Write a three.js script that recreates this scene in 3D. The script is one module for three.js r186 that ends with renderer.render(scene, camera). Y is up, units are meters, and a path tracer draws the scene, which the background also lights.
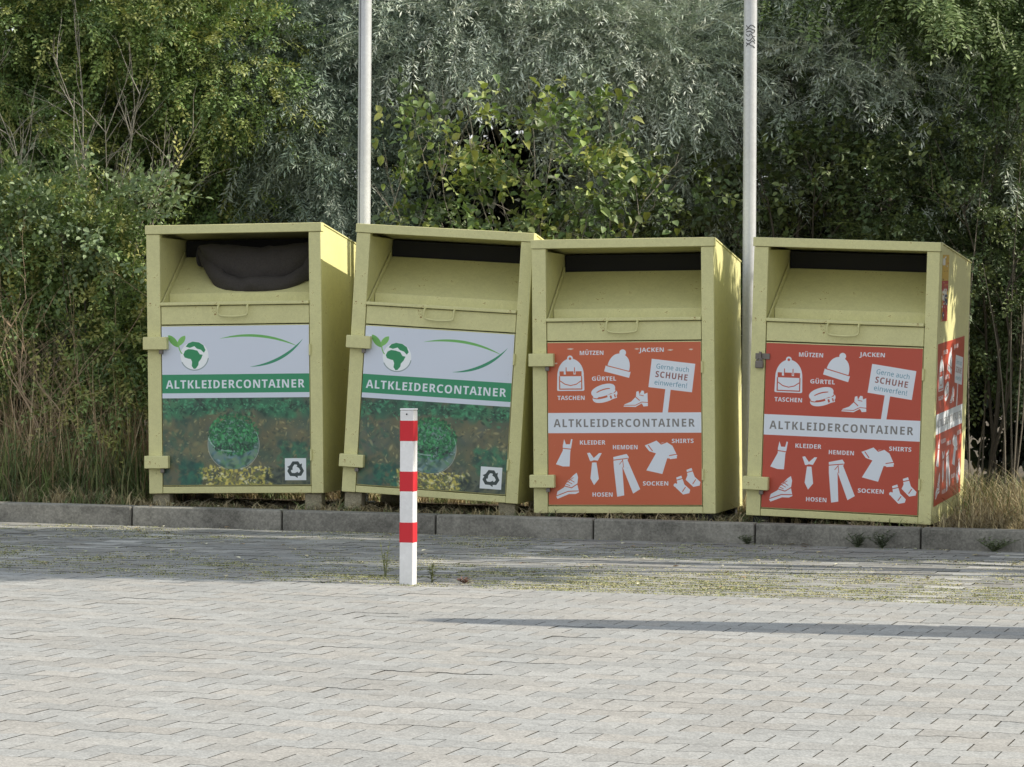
import * as THREE from 'three';
import { RoundedBoxGeometry } from 'three/addons/geometries/RoundedBoxGeometry.js';
import { mergeGeometries, mergeVertices } from 'three/addons/utils/BufferGeometryUtils.js';

// ---------------------------------------------------------------- camera, sky, sun, exposure
const W = 1024, H = 767, DEG = Math.PI / 180;
const scene = new THREE.Scene();
const camera = new THREE.PerspectiveCamera(12.872, W / H, 0.1, 2000);
camera.position.set(0, 1.17, 0);
camera.rotation.order = 'XYZ';
camera.rotation.set(-0.6487 * DEG, 0, 0.3 * DEG);
camera.updateMatrixWorld();

const SUN_ELEVATION = 38 * DEG;
const SUN = new THREE.Vector3(0.9958 * Math.cos(SUN_ELEVATION), Math.sin(SUN_ELEVATION), 0.092 * Math.cos(SUN_ELEVATION)).normalize();
{ // hazy summer sky, computed
  const w = 256, h = 128, d = new Float32Array(w * h * 4);
  for (let j = 0; j < h; j++) for (let i = 0; i < w; i++) {
    const el = ((j + 0.5) / h - 0.5) * Math.PI, k = (j * w + i) * 4;
    const t = Math.pow(Math.max(0, Math.sin(el)), 0.55);
    const z = [0.475, 0.53, 0.61], o = [0.8, 0.805, 0.8];
    for (let c = 0; c < 3; c++) d[k + c] = o[c] + (z[c] - o[c]) * t;
    d[k + 3] = 1;
  }
  const sky = new THREE.DataTexture(d, w, h, THREE.RGBAFormat, THREE.FloatType);
  sky.mapping = THREE.EquirectangularReflectionMapping;
  sky.magFilter = sky.minFilter = THREE.LinearFilter;
  sky.needsUpdate = true;
  scene.background = sky;
  scene.environment = sky;
}
const sun = new THREE.DirectionalLight(new THREE.Color(1.0, 0.915, 0.78), 3.85);
sun.position.copy(SUN).multiplyScalar(60).add(new THREE.Vector3(0, 0, -18));
sun.target.position.set(0, 0, -18);
sun.castShadow = true;
sun.shadow.mapSize.set(4096, 4096);
Object.assign(sun.shadow.camera, { left: -22, right: 22, top: 22, bottom: -22, near: 1, far: 140 });
scene.add(sun, sun.target);

const renderer = new THREE.WebGLRenderer({ antialias: true });
renderer.setSize(W, H);
renderer.toneMapping = THREE.LinearToneMapping;
renderer.toneMappingExposure = 1.6;
renderer.shadowMap.enabled = true;

// ---------------------------------------------------------------- helpers
function rng(seed) { let a = seed >>> 0; return () => { a = (a + 0x6D2B79F5) >>> 0; let t = a; t = Math.imul(t ^ (t >>> 15), t | 1); t ^= t + Math.imul(t ^ (t >>> 7), t | 61); return ((t ^ (t >>> 14)) >>> 0) / 4294967296; }; }
const V = (x, y, z) => new THREE.Vector3(x, y, z);
const lin = (r, g, b) => new THREE.Color().setRGB(r, g, b);
const names = {};
function numbered(name) { const n = names[name] = (names[name] ?? -1) + 1; return n ? `${name}_${String(n).padStart(3, '0')}` : name; }
function tag(o, label, category, group, kind) {
  if (label) o.userData.label = label;
  if (category) o.userData.category = category;
  if (group) o.userData.group = group;
  if (kind) o.userData.kind = kind;
  return o;
}
function thing(name, label, category, group, kind) { const g = new THREE.Group(); g.name = numbered(name); scene.add(g); return tag(g, label, category, group, kind); }
function mesh(name, geo, mat, parent) {
  const m = new THREE.Mesh(geo, mat); m.castShadow = m.receiveShadow = true;
  if (parent) { m.name = name; parent.add(m); } else { m.name = numbered(name); scene.add(m); }
  return m;
}
function metreUV(g, scale = 1, ou = 0, ov = 0) { // uv in metres by the main direction of each face's normal
  const p = g.attributes.position, n = g.attributes.normal, uv = new Float32Array(p.count * 2);
  for (let i = 0; i < p.count; i++) {
    const ax = Math.abs(n.getX(i)), ay = Math.abs(n.getY(i)), az = Math.abs(n.getZ(i));
    const x = p.getX(i), y = p.getY(i), z = p.getZ(i);
    const [u, v] = ay > ax && ay > az ? [x, z] : ax > az ? [z, y] : [x, y];
    uv[2 * i] = u * scale + ou; uv[2 * i + 1] = v * scale + ov;
  }
  g.setAttribute('uv', new THREE.BufferAttribute(uv, 2));
  return g;
}
function box(x0, x1, y0, y1, z0, z1, r = 0.004) {
  const a = x1 - x0, b = y1 - y0, c = z1 - z0;
  const g = new RoundedBoxGeometry(a, b, c, 1, Math.min(r, a * 0.45, b * 0.45, c * 0.45));
  g.translate((x0 + x1) / 2, (y0 + y1) / 2, (z0 + z1) / 2);
  return metreUV(g);
}
function prism(pts, depth, place) { // 2-D outline pushed out by depth, then place(x, y, z)
  const s = new THREE.Shape(pts.map(p => new THREE.Vector2(...p)));
  const g = new THREE.ExtrudeGeometry(s, { depth, bevelEnabled: false });
  if (place) g.applyMatrix4(place);
  g.computeVertexNormals();
  return metreUV(g);
}
function tube(points, r0, r1 = r0, sides = 6, seg = 0) { // tapered tube along a smooth line
  const c = new THREE.CatmullRomCurve3(points), n = seg || Math.max(2, (points.length - 1) * 3);
  const g = new THREE.TubeGeometry(c, n, 1, sides, false), p = g.attributes.position;
  for (let i = 0; i <= n; i++) {
    const q = c.getPointAt(i / n), r = r0 + (r1 - r0) * i / n;
    for (let j = 0; j <= sides; j++) { const k = i * (sides + 1) + j; p.setXYZ(k, q.x + (p.getX(k) - q.x) * r, q.y + (p.getY(k) - q.y) * r, q.z + (p.getZ(k) - q.z) * r); }
  }
  return g;
}
// tiling value noise, 0..1
function tileNoise(seed, period) {
  const R = rng(seed), t = new Float32Array(period * period).map(() => R());
  const s = v => v * v * (3 - 2 * v);
  return (x, y) => { // x, y in 0..1
    x *= period; y *= period;
    const i = Math.floor(x), j = Math.floor(y), fx = s(x - i), fy = s(y - j), m = k => ((k % period) + period) % period;
    const a = t[m(j) * period + m(i)], b = t[m(j) * period + m(i + 1)], c = t[m(j + 1) * period + m(i)], d = t[m(j + 1) * period + m(i + 1)];
    return a + (b - a) * fx + (c - a) * fy + (a - b - c + d) * fx * fy;
  };
}
function noiseMap(size, seed, periods, f, srgb = true, repeat = 1) {
  const ns = periods.map((p, i) => tileNoise(seed + i * 17, p)), d = new Uint8Array(size * size * 4);
  for (let j = 0; j < size; j++) for (let i = 0; i < size; i++) {
    const u = i / size, v = j / size, c = f(ns.map(n => n(u, v)), u, v), k = (j * size + i) * 4;
    for (let q = 0; q < 3; q++) d[k + q] = Math.max(0, Math.min(255, 255 * c[q]));
    d[k + 3] = 255;
  }
  const t = new THREE.DataTexture(d, size, size);
  t.wrapS = t.wrapT = THREE.RepeatWrapping; t.magFilter = THREE.LinearFilter; t.minFilter = THREE.LinearMipmapLinearFilter; t.generateMipmaps = true;
  t.repeat.set(repeat, repeat);
  if (srgb) t.colorSpace = THREE.SRGBColorSpace;
  t.needsUpdate = true;
  return t;
}
const grey = v => [v, v, v];

// ---------------------------------------------------------------- the lie of the land
// The lot falls gently to the east (world +x). s runs along the kerb, d from the kerb out into the lot.
const FALL = 0.009, YAW = 15 * DEG, KX = 0.005, KZ = -20.818;
const gy = x => -FALL * x;
const lotX = (s, d) => KX + s * Math.cos(YAW) - d * Math.sin(YAW);
const lotZ = (s, d) => KZ + s * Math.sin(YAW) + d * Math.cos(YAW);
const lot = (s, d, up = 0) => { const x = lotX(s, d); return V(x, gy(x) + up, lotZ(s, d)); };
function lotFrame(g) { // local x along the kerb, z out into the lot, y up from the sloping ground
  g.position.copy(lot(0, 0));
  g.quaternion.setFromEuler(new THREE.Euler(0, 0, -FALL)).multiply(new THREE.Quaternion().setFromAxisAngle(V(0, 1, 0), -YAW));
  return g;
}

// ---------------------------------------------------------------- ground materials
const concreteMap = noiseMap(512, 11, [8, 32, 128, 256], n => grey(0.85 + 0.03 * (n[0] - 0.5) + 0.05 * (n[1] - 0.5) + 0.10 * (n[2] - 0.5) + 0.22 * (n[3] - 0.5)));
const concreteBump = noiseMap(256, 21, [64, 128], n => grey(0.5 * n[0] + 0.5 * n[1]), false);
const paverMat = new THREE.MeshStandardMaterial({ color: lin(0.4, 0.396, 0.373), map: concreteMap, bumpMap: concreteBump, bumpScale: 0.0012, roughness: 0.92, vertexColors: true });
const kerbMap = noiseMap(512, 111, [3, 7, 24, 96, 256], n => { const st = 1 - 0.3 * Math.max(0, n[1] * n[2] - 0.3), v = (0.84 + 0.2 * (n[0] - 0.5) + 0.16 * (n[1] - 0.5) + 0.16 * (n[2] - 0.5) + 0.16 * (n[3] - 0.5) + 0.14 * (n[4] - 0.5)) * st; return [v, v * 0.995, v * 0.97]; });
const kerbMat = new THREE.MeshStandardMaterial({ color: lin(0.335, 0.325, 0.295), map: kerbMap, bumpMap: concreteBump, bumpScale: 0.0015, roughness: 0.95, vertexColors: true });
const sandMap = noiseMap(512, 31, [16, 64, 256], n => { const v = 0.55 + 0.25 * (n[2] - 0.5) + 0.2 * (n[1] - 0.5); return [v, v * 0.97, v * 0.9]; });
const sandMat = new THREE.MeshStandardMaterial({ color: lin(0.36, 0.33, 0.28), map: sandMap, roughness: 1 });
const soilMap = noiseMap(512, 41, [8, 32, 128, 256], n => { const v = 0.42 + 0.2 * (n[0] - 0.5) + 0.25 * (n[2] - 0.5) + 0.25 * (n[3] - 0.5); return [v, v * 0.88, v * 0.68]; });
const soilMat = new THREE.MeshStandardMaterial({ color: lin(0.5, 0.5, 0.5), map: soilMap, roughness: 1 });

{ // one sheet to the horizon
  const g = new THREE.PlaneGeometry(900, 900).rotateX(-Math.PI / 2);
  const uv = g.attributes.uv; for (let i = 0; i < uv.count; i++) uv.setXY(i, uv.getX(i) * 900, uv.getY(i) * 900);
  const m = mesh('ground', g, sandMat); lotFrame(m); m.position.y -= 0.012;
  tag(m, 'sandy bedding and ground sheet under the paved lot', null, null, 'structure');
}

// ---------------------------------------------------------------- paving
// Interlocking double-T stones, 20 x 16.5 cm, in running bond across the lane; plain stones with wide weedy joints in the bays.
const SL = 0.2, SR = 0.165, BAY = 4.36;
function stoneGeometry(outline, up, chamfer, depth) {
  const n = outline.length, pos = [], idx = [], inset = [];
  for (let i = 0; i < n; i++) {
    const a = outline[(i + n - 1) % n], b = outline[i], c = outline[(i + 1) % n];
    const e1 = [b[0] - a[0], b[1] - a[1]], e2 = [c[0] - b[0], c[1] - b[1]], l1 = Math.hypot(...e1), l2 = Math.hypot(...e2);
    const n1 = [e1[1] / l1, -e1[0] / l1], n2 = [e2[1] / l2, -e2[0] / l2], k = 1 + n1[0] * n2[0] + n1[1] * n2[1];
    inset.push([b[0] - chamfer * (n1[0] + n2[0]) / k, b[1] - chamfer * (n1[1] + n2[1]) / k]);
  }
  for (const t of THREE.ShapeUtils.triangulateShape(inset.map(p => new THREE.Vector2(...p)), [])) for (const i of t) pos.push(inset[i][0], up, inset[i][1]);
  const quad = (p, q, y0, r, s, y1) => { for (const [v, y] of [[p, y0], [q, y0], [r, y1], [p, y0], [r, y1], [s, y1]]) pos.push(v[0], y, v[1]); };
  for (let i = 0; i < n; i++) { const j = (i + 1) % n; quad(inset[i], inset[j], up, outline[j], outline[i], up - chamfer); quad(outline[i], outline[j], up - chamfer, outline[j], outline[i], up - depth); }
  const g = new THREE.BufferGeometry(); g.setAttribute('position', new THREE.Float32BufferAttribute(pos, 3));
  // triangles of the top must face up
  const p = g.attributes.position; for (let i = 0; i < p.count; i += 3) {
    const A = V().fromBufferAttribute(p, i), B = V().fromBufferAttribute(p, i + 1), C = V().fromBufferAttribute(p, i + 2), N = B.clone().sub(A).cross(C.clone().sub(A));
    const mid = A.clone().add(B).add(C).divideScalar(3), flat = Math.abs(A.y - B.y) + Math.abs(A.y - C.y) < 1e-9;
    if (flat ? N.y < 0 : N.x * mid.x + N.z * mid.z + N.y * 0.05 < 0 && false) { p.setXYZ(i + 1, C.x, C.y, C.z); p.setXYZ(i + 2, B.x, B.y, B.z); }
  }
  g.computeVertexNormals();
  return g;
}
const e = 0.011, J = 0.0034, hw = SL / 2 - 0.0056, wide = SR / 2 + e - J, slim = SR / 2 - e - J, t0 = 0.037, t1 = 0.06;
const doubleT = [[-hw, -wide], [-hw, wide], [-t1, wide], [-t0, slim], [t0, slim], [t1, wide], [hw, wide], [hw, -wide], [t1, -wide], [t0, -slim], [-t0, -slim], [-t1, -wide]];
const plainStone = (() => { const a = SL / 2 - 0.009, b = SR / 2 - 0.011; return [[-a, -b], [-a, b], [a, b], [a, -b]]; })();
function tinted(g, c, ou, ov, white) {
  const q = g.clone(), n = q.attributes.position.count, a = new Float32Array(n * 3);
  for (let i = 0; i < n; i++) a.set(c, 3 * i);
  q.setAttribute('color', new THREE.BufferAttribute(a, 3));
  return metreUV(q, 1, ou, ov);
}
{
  const R = rng(5), T = stoneGeometry(doubleT, 0, 0.0032, 0.012), B = stoneGeometry(plainStone, 0, 0.008, 0.02);
  const tone = () => { const v = 0.9 + 0.2 * R(), w = 0.05 * (R() - 0.5); return [v * (1 + w), v, v * (1 - w)]; };
  const variants = []; for (let i = 0; i < 48; i++) variants.push(tinted(T, tone(), R(), R()));
  const patchy = tileNoise(77, 24);
  const lane = thing('lane_paving', 'light grey interlocking concrete stones of the driving lane', null, null, 'structure'); lotFrame(lane);
  const all = [];
  for (let j = 0; j * SR < 9.6; j++) {
    const d = BAY + (j + 0.5) * SR;
    for (let i = -30; i < 46; i++) {
      const s = (i + (j % 2) * 0.5) * SL, p = lot(s, d);
      if (Math.abs(p.x) > 0.15 * -p.z + 1.3) continue;
      all.push({ s, d, x: p.x, z: -p.z, seen: Math.abs(p.x) < 0.152 * -p.z && -p.z > 9.15 });
    }
  }
  const single = new Set(all.filter(q => q.seen).sort((a, b) => a.z - b.z).slice(0, 300));
  const rest = [];
  { // dark grit washed into the joints, just below the faces of the stones
    const g = new THREE.PlaneGeometry(16, 9.8).rotateX(-Math.PI / 2).translate(1, -0.0036, BAY + 4.86); metreUV(g);
    mesh('joint_grit', g, new THREE.MeshStandardMaterial({ color: lin(0.18, 0.17, 0.15), map: sandMap, roughness: 1 }), lane);
  }
  for (const q of all) {
    const bad = R() < (q.d > 5.6 && q.d < 8.8 && q.s < 2.2 ? 0.14 : 0.04) ? 2.6 : 1, tilt = [0.007 * bad * (R() - 0.5), 0.005 * bad * (R() - 0.5)], up = -0.0011 * bad * R(), v = variants[Math.floor(R() * 48)];
    if (single.has(q)) {
      const m = mesh('paving_stone', v, paverMat, lane); m.position.set(q.s, up, q.d); m.rotation.set(tilt[0], 0, tilt[1]);
      if (R() < 0.5) m.rotation.y = Math.PI;
    } else rest.push(v.clone().applyMatrix4(new THREE.Matrix4().compose(V(q.s, up, q.d), new THREE.Quaternion().setFromEuler(new THREE.Euler(tilt[0], 0, tilt[1])), V(1, 1, 1))));
  }
  const m = mesh('paving_stone', mergeGeometries(rest), paverMat, lane); m.userData.kind = 'stuff';
  // the lane's far part, beyond the stones that are laid one by one, to the sides and behind
  const bay = thing('bay_paving', 'grey concrete stones of the parking bays with weedy open joints', null, null, 'structure'); lotFrame(bay);
  const bays = [], marks = [];
  const bayTone = () => { const v = 0.66 + 0.34 * R(), w = 0.05 * (R() - 0.5); return [v * (1 + w), v, v * (0.98 - w)]; };
  const bv = [], wv = [];
  for (let i = 0; i < 40; i++) bv.push(tinted(B, bayTone(), R(), R()));
  for (let i = 0; i < 8; i++) { const v = 1.12 + 0.3 * R(); wv.push(tinted(B, [v, v, v * 0.99], R(), R())); }
  const bayRows = Math.floor(BAY / SR), shift = (BAY - bayRows * SR);
  for (let j = 0; j < bayRows; j++) {
    const d = shift + (j + 0.5) * SR;
    for (let i = -32; i < 36; i++) {
      const s = (i + (j % 2) * 0.5) * SL, p = lot(s, d);
      if (Math.abs(p.x) > 0.15 * -p.z + 1.4) continue;
      const near = [-1.95, 0.55, 3.05, 5.55, -4.45].some(l => Math.abs(s - l) < 0.06), worn = Math.abs(s - 0.55) < 0.1 ? 0.65 : 0.12;
      const white = near && j % 2 === 1 && R() > worn;
      const g = (white ? wv[Math.floor(R() * 8)] : bv[Math.floor(R() * 40)]);
      const mtx = new THREE.Matrix4().compose(V(s + 0.006 * (R() - 0.5), -0.003 * R() - (white ? 0 : 0.001), d + 0.006 * (R() - 0.5)), new THREE.Quaternion().setFromEuler(new THREE.Euler(0.012 * (R() - 0.5), 0.03 * (R() - 0.5), 0.012 * (R() - 0.5))), V(1, 1, 1));
      if (white) { const w = mesh('marking_stone', g, paverMat, bay); w.applyMatrix4(mtx); } else bays.push(g.clone().applyMatrix4(mtx));
    }
  }
  const bm = mesh('paving_stone', mergeGeometries(bays), paverMat, bay); bm.userData.kind = 'stuff';
}

// ---------------------------------------------------------------- kerb and verge
{
  const R = rng(9), kerb = lotFrame(thing('kerb', 'row of grey concrete kerb stones in front of the containers', null, null, 'structure'));
  const KL = 1.0, off = -2.49;
  for (let i = -4; i < 9; i++) {
    const s0 = off + i * KL, g = box(0.004, KL - 0.004, -0.1, 0.118 + 0.004 * (R() - 0.5), -0.15, 0, 0.012);
    const v = 0.92 + 0.16 * R(), n = g.attributes.position.count, c = new Float32Array(n * 3).fill(v);
    g.setAttribute('color', new THREE.BufferAttribute(c, 3)); metreUV(g, 1, R(), R());
    const m = mesh('kerb_stone', g, kerbMat, kerb); m.position.set(s0, 0, 0.006 * (R() - 0.5)); m.rotation.y = 0.004 * (R() - 0.5);
  }
  // verge: uneven soil from the kerb back under the trees
  const nx = 120, nz = 70, g = new THREE.PlaneGeometry(60, 34, nx, nz).rotateX(-Math.PI / 2), p = g.attributes.position, noise = tileNoise(3, 64);
  g.translate(0, 0, -17.148);
  for (let i = 0; i < p.count; i++) {
    const d = -p.getZ(i);
    p.setY(i, 0.098 + Math.min(1, Math.max(0, d - 0.25)) * 0.03 * noise(p.getX(i) / 12, d / 12) + 0.004 * Math.max(0, d - 2));
    const uv = g.attributes.uv; uv.setXY(i, p.getX(i), p.getZ(i));
  }
  g.computeVertexNormals();
  lotFrame(tag(mesh('verge', g, soilMat), 'strip of bare brown soil behind the kerb', null, null, 'structure'));
}

// ---------------------------------------------------------------- clothes containers
const paintMap = noiseMap(512, 51, [4, 16, 64, 256], (n, u, v) => {
  const a = 0.945 + 0.03 * (n[0] - 0.5) + 0.025 * (n[1] - 0.5) + 0.03 * (n[2] - 0.5) + 0.05 * (n[3] - 0.5);
  const worn = n[1] * n[2] * n[3] > 0.56 ? 1 : 0; // small rusty chips in the paint
  return worn ? [0.62, 0.5, 0.38] : [a, a * 0.995, a * 0.985];
});
const paintBump = noiseMap(256, 61, [3, 6, 64], n => grey(0.55 * n[0] + 0.35 * n[1] + 0.1 * n[2]), false);
const paint = new THREE.MeshStandardMaterial({ color: lin(0.74, 0.72, 0.36), map: paintMap, bumpMap: paintBump, bumpScale: 0.004, roughness: 0.52, metalness: 0 });
const darkSteel = new THREE.MeshStandardMaterial({ color: lin(0.03, 0.03, 0.03), roughness: 0.8 });
const rubber = new THREE.MeshStandardMaterial({ color: lin(0.018, 0.018, 0.018), roughness: 0.9 });
const zinc = new THREE.MeshStandardMaterial({ color: lin(0.2, 0.18, 0.16), metalness: 0.6, roughness: 0.5 });
const blockMat = new THREE.MeshStandardMaterial({ color: lin(0.42, 0.38, 0.26), map: concreteMap, roughness: 0.9 });

function canvas(w, h) { const c = document.createElement('canvas'); c.width = w; c.height = h; return [c, c.getContext('2d')]; }
function printed(c, rough = 0.42) {
  const t = new THREE.CanvasTexture(c); t.colorSpace = THREE.SRGBColorSpace; t.anisotropy = 8;
  return new THREE.MeshPhysicalMaterial({ map: t, roughness: rough, clearcoat: 0.25, clearcoatRoughness: 0.35 });
}
function fitted(x, text, cx, cy, width, size, colour, weight = 'bold', spacing = 0) {
  x.save(); x.font = `${weight} ${size}px sans-serif`; x.fillStyle = colour; x.textAlign = 'center'; x.textBaseline = 'middle';
  if (spacing) x.letterSpacing = spacing + 'px';
  x.translate(cx, cy); x.scale(width / x.measureText(text).width, 1); x.fillText(text, 0, 0); x.restore();
}
function redPoster(ground, seed, scuffed) { // 768 x 812, drawn in the units of a 690 x 728 sheet
  const [c, x] = canvas(1024, 1080), R = rng(seed); x.scale(1024 / 690, 1080 / 728);
  x.fillStyle = ground; x.fillRect(0, 0, 690, 728);
  const ink = '#dde3ea', P = (pts, close = true) => { x.beginPath(); pts.forEach((p, i) => i ? x.lineTo(...p) : x.moveTo(...p)); if (close) x.closePath(); };
  const put = (pts, col = ink) => { x.fillStyle = col; P(pts); x.fill(); };
  const stroke = (pts, w, col = ground) => { x.strokeStyle = col; x.lineWidth = w; x.lineJoin = x.lineCap = 'round'; P(pts, false); x.stroke(); };
  // white band
  x.fillStyle = ink; x.fillRect(0, 315, 690, 91);
  fitted(x, 'ALTKLEIDERCONTAINER', 345, 362, 640, 50, '#7d7a76', 'bold', 4);
  // words
  const word = (t, cx, cy, w) => fitted(x, t, cx, cy, w, 27, ink);
  word('MÜTZEN', 200, 46, 112); word('JACKEN', 472, 34, 112); word('GÜRTEL', 255, 162, 112); word('TASCHEN', 106, 247, 126);
  word('KLEIDER', 200, 448, 118); word('HEMDEN', 348, 470, 116); word('SHIRTS', 606, 442, 100); word('SOCKEN', 484, 632, 118); word('HOSEN', 244, 682, 96);
  // backpack
  x.fillStyle = ink; x.beginPath(); x.moveTo(42, 210); x.lineTo(44, 140); x.bezierCurveTo(50, 90, 80, 72, 104, 70); x.bezierCurveTo(130, 72, 160, 92, 164, 140); x.lineTo(166, 210); x.quadraticCurveTo(166, 216, 158, 216); x.lineTo(50, 216); x.quadraticCurveTo(42, 216, 42, 210); x.fill();
  x.fillStyle = ink; x.beginPath(); x.arc(102, 70, 13, 0, 7); x.fill(); x.fillStyle = ground; x.beginPath(); x.arc(102, 71, 6, 0, 7); x.fill();
  x.fillStyle = ground; x.fillRect(54, 128, 100, 22); x.fillStyle = ink; for (const q of [78, 122]) { x.fillRect(q - 5, 126, 10, 16); } stroke([[84, 112], [84, 136]], 4); stroke([[122, 112], [122, 136]], 4);
  stroke([[54, 152], [54, 208], [154, 208], [154, 152]], 5); stroke([[58, 172], [78, 186], [104, 192], [130, 186], [150, 172]], 4);
  // hat
  x.save(); x.translate(325, 96); x.rotate(0.26); x.fillStyle = ink; x.beginPath(); x.moveTo(-50, 28); x.bezierCurveTo(-52, -22, -28, -46, 0, -46); x.bezierCurveTo(28, -46, 52, -22, 50, 28); x.closePath(); x.fill();
  x.beginPath(); x.arc(2, -52, 15, 0, 7); x.fill(); x.fillRect(-58, 22, 116, 28); x.fillStyle = ground; x.fillRect(-56, 20, 112, 4); x.restore();
  // belt
  x.save(); x.translate(255, 228); x.rotate(-0.3); x.strokeStyle = ink; x.lineWidth = 20; for (const [rx, ry, yy] of [[46, 16, -14], [48, 17, 12]]) { x.beginPath(); x.ellipse(0, yy, rx, ry, 0, 0, 7); x.stroke(); }
  x.strokeStyle = ground; x.lineWidth = 4; x.beginPath(); x.ellipse(0, -1, 56, 20, 0, 0.2, 2.9); x.stroke(); x.fillStyle = ink; x.fillRect(10, 12, 40, 24); x.fillStyle = ground; x.fillRect(20, 18, 8, 14); x.fillRect(40, 18, 6, 14); x.restore();
  // shoe
  put([[342, 288], [346, 278], [376, 266], [398, 244], [400, 222], [410, 218], [414, 234], [424, 216], [434, 218], [436, 232], [450, 226], [452, 286], [432, 288], [424, 274], [396, 290]]);
  stroke([[398, 246], [414, 260]], 4); stroke([[414, 236], [432, 240]], 3); stroke([[342, 282], [396, 282], [424, 268], [452, 270]], 3);
  // placard
  x.save(); x.translate(560, 150); x.rotate(0.125); x.fillStyle = ink; x.fillRect(-98, -64, 196, 128); x.fillRect(-22, 60, 24, 118);
  fitted(x, 'Gerne auch', 0, -34, 150, 30, '#5d93a6', 'normal'); fitted(x, 'SCHUHE', 0, 2, 150, 38, '#8a5550', 'bold', 2); fitted(x, 'einwerfen!', 0, 38, 150, 30, '#5d93a6', 'normal'); x.restore();
  // dress
  put([[72, 432], [80, 456], [98, 456], [104, 432], [110, 434], [104, 472], [100, 488], [96, 556], [66, 556], [34, 546], [66, 484], [66, 462]]); stroke([[66, 474], [102, 478]], 4);
  // tie
  put([[176, 496], [188, 494], [206, 518], [230, 496], [242, 496], [224, 530], [206, 528], [190, 534]]); put([[198, 538], [218, 538], [228, 612], [206, 640], [190, 610]]); stroke([[190, 534], [222, 532]], 4);
  // trousers
  put([[294, 514], [354, 500], [364, 514], [358, 528], [414, 658], [382, 678], [334, 556], [342, 686], [310, 692], [296, 560]]); stroke([[294, 528], [358, 520]], 4); stroke([[336, 526], [340, 560]], 3); stroke([[336, 528], [322, 546]], 3);
  // shirt
  put([[452, 456], [490, 440], [506, 452], [532, 446], [560, 464], [582, 510], [560, 520], [576, 522], [536, 520], [514, 590], [442, 574], [486, 498], [456, 488], [436, 462]]);
  put([[546, 512], [578, 506], [580, 520], [548, 524]]); stroke([[452, 462], [470, 486]], 4); stroke([[546, 508], [578, 502]], 4); stroke([[492, 440], [510, 456], [532, 448]], 5);
  // sneakers
  put([[34, 692], [40, 668], [70, 650], [84, 622], [100, 610], [112, 596], [128, 584], [134, 604], [130, 636], [138, 672], [122, 680], [92, 680], [40, 702]]);
  for (const q of [0, 1, 2]) stroke([[62 + q * 8, 628 - q * 12], [96 + q * 10, 642 - q * 8]], 3); stroke([[36, 688], [88, 668], [134, 666]], 4); stroke([[56, 640], [104, 652], [132, 634]], 4); stroke([[82, 628], [112, 606]], 3);
  // socks
  for (const [ox, oy] of [[0, 0], [46, -34]]) { put([[576 + ox, 606 + oy], [602 + ox, 596 + oy], [612 + ox, 636 + oy], [638 + ox, 660 + oy], [634 + ox, 676 + oy], [606 + ox, 682 + oy], [572 + ox, 650 + oy], [580 + ox, 630 + oy]]); stroke([[576 + ox, 618 + oy], [606 + ox, 610 + oy]], 4); stroke([[604 + ox, 668 + oy], [616 + ox, 650 + oy]], 4); stroke([[600 + ox, 596 + oy], [614 + ox, 636 + oy], [640 + ox, 660 + oy]], 3.5); }
  x.fillStyle = ink; x.beginPath(); x.arc(572, 640, 8, 0, 7); x.fill();
  // print wear: chipped edges and fine scratches
  x.fillStyle = '#d9c7b4';
  if (scuffed) for (const [sx, sy, w] of [[104, 28, 34], [404, 30, 24], [554, 36, 30], [646, 34, 22], [38, 92, 16], [8, 640, 30]]) { x.beginPath(); x.moveTo(sx - w / 2, sy); x.lineTo(sx, sy - 4); x.lineTo(sx + w / 2, sy - 1); x.lineTo(sx + 2, sy + 4); x.fill(); }
  for (let i = 0; i < 70; i++) { x.globalAlpha = 0.1 + 0.2 * R(); x.fillStyle = R() < 0.5 ? '#e9dccb' : '#5a3a30'; const q = R() * 690, r = R() * 728; x.fillRect(q, r, 1 + R() * 5, 0.7 + R()); }
  x.globalAlpha = 1;
  return c;
}
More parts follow.
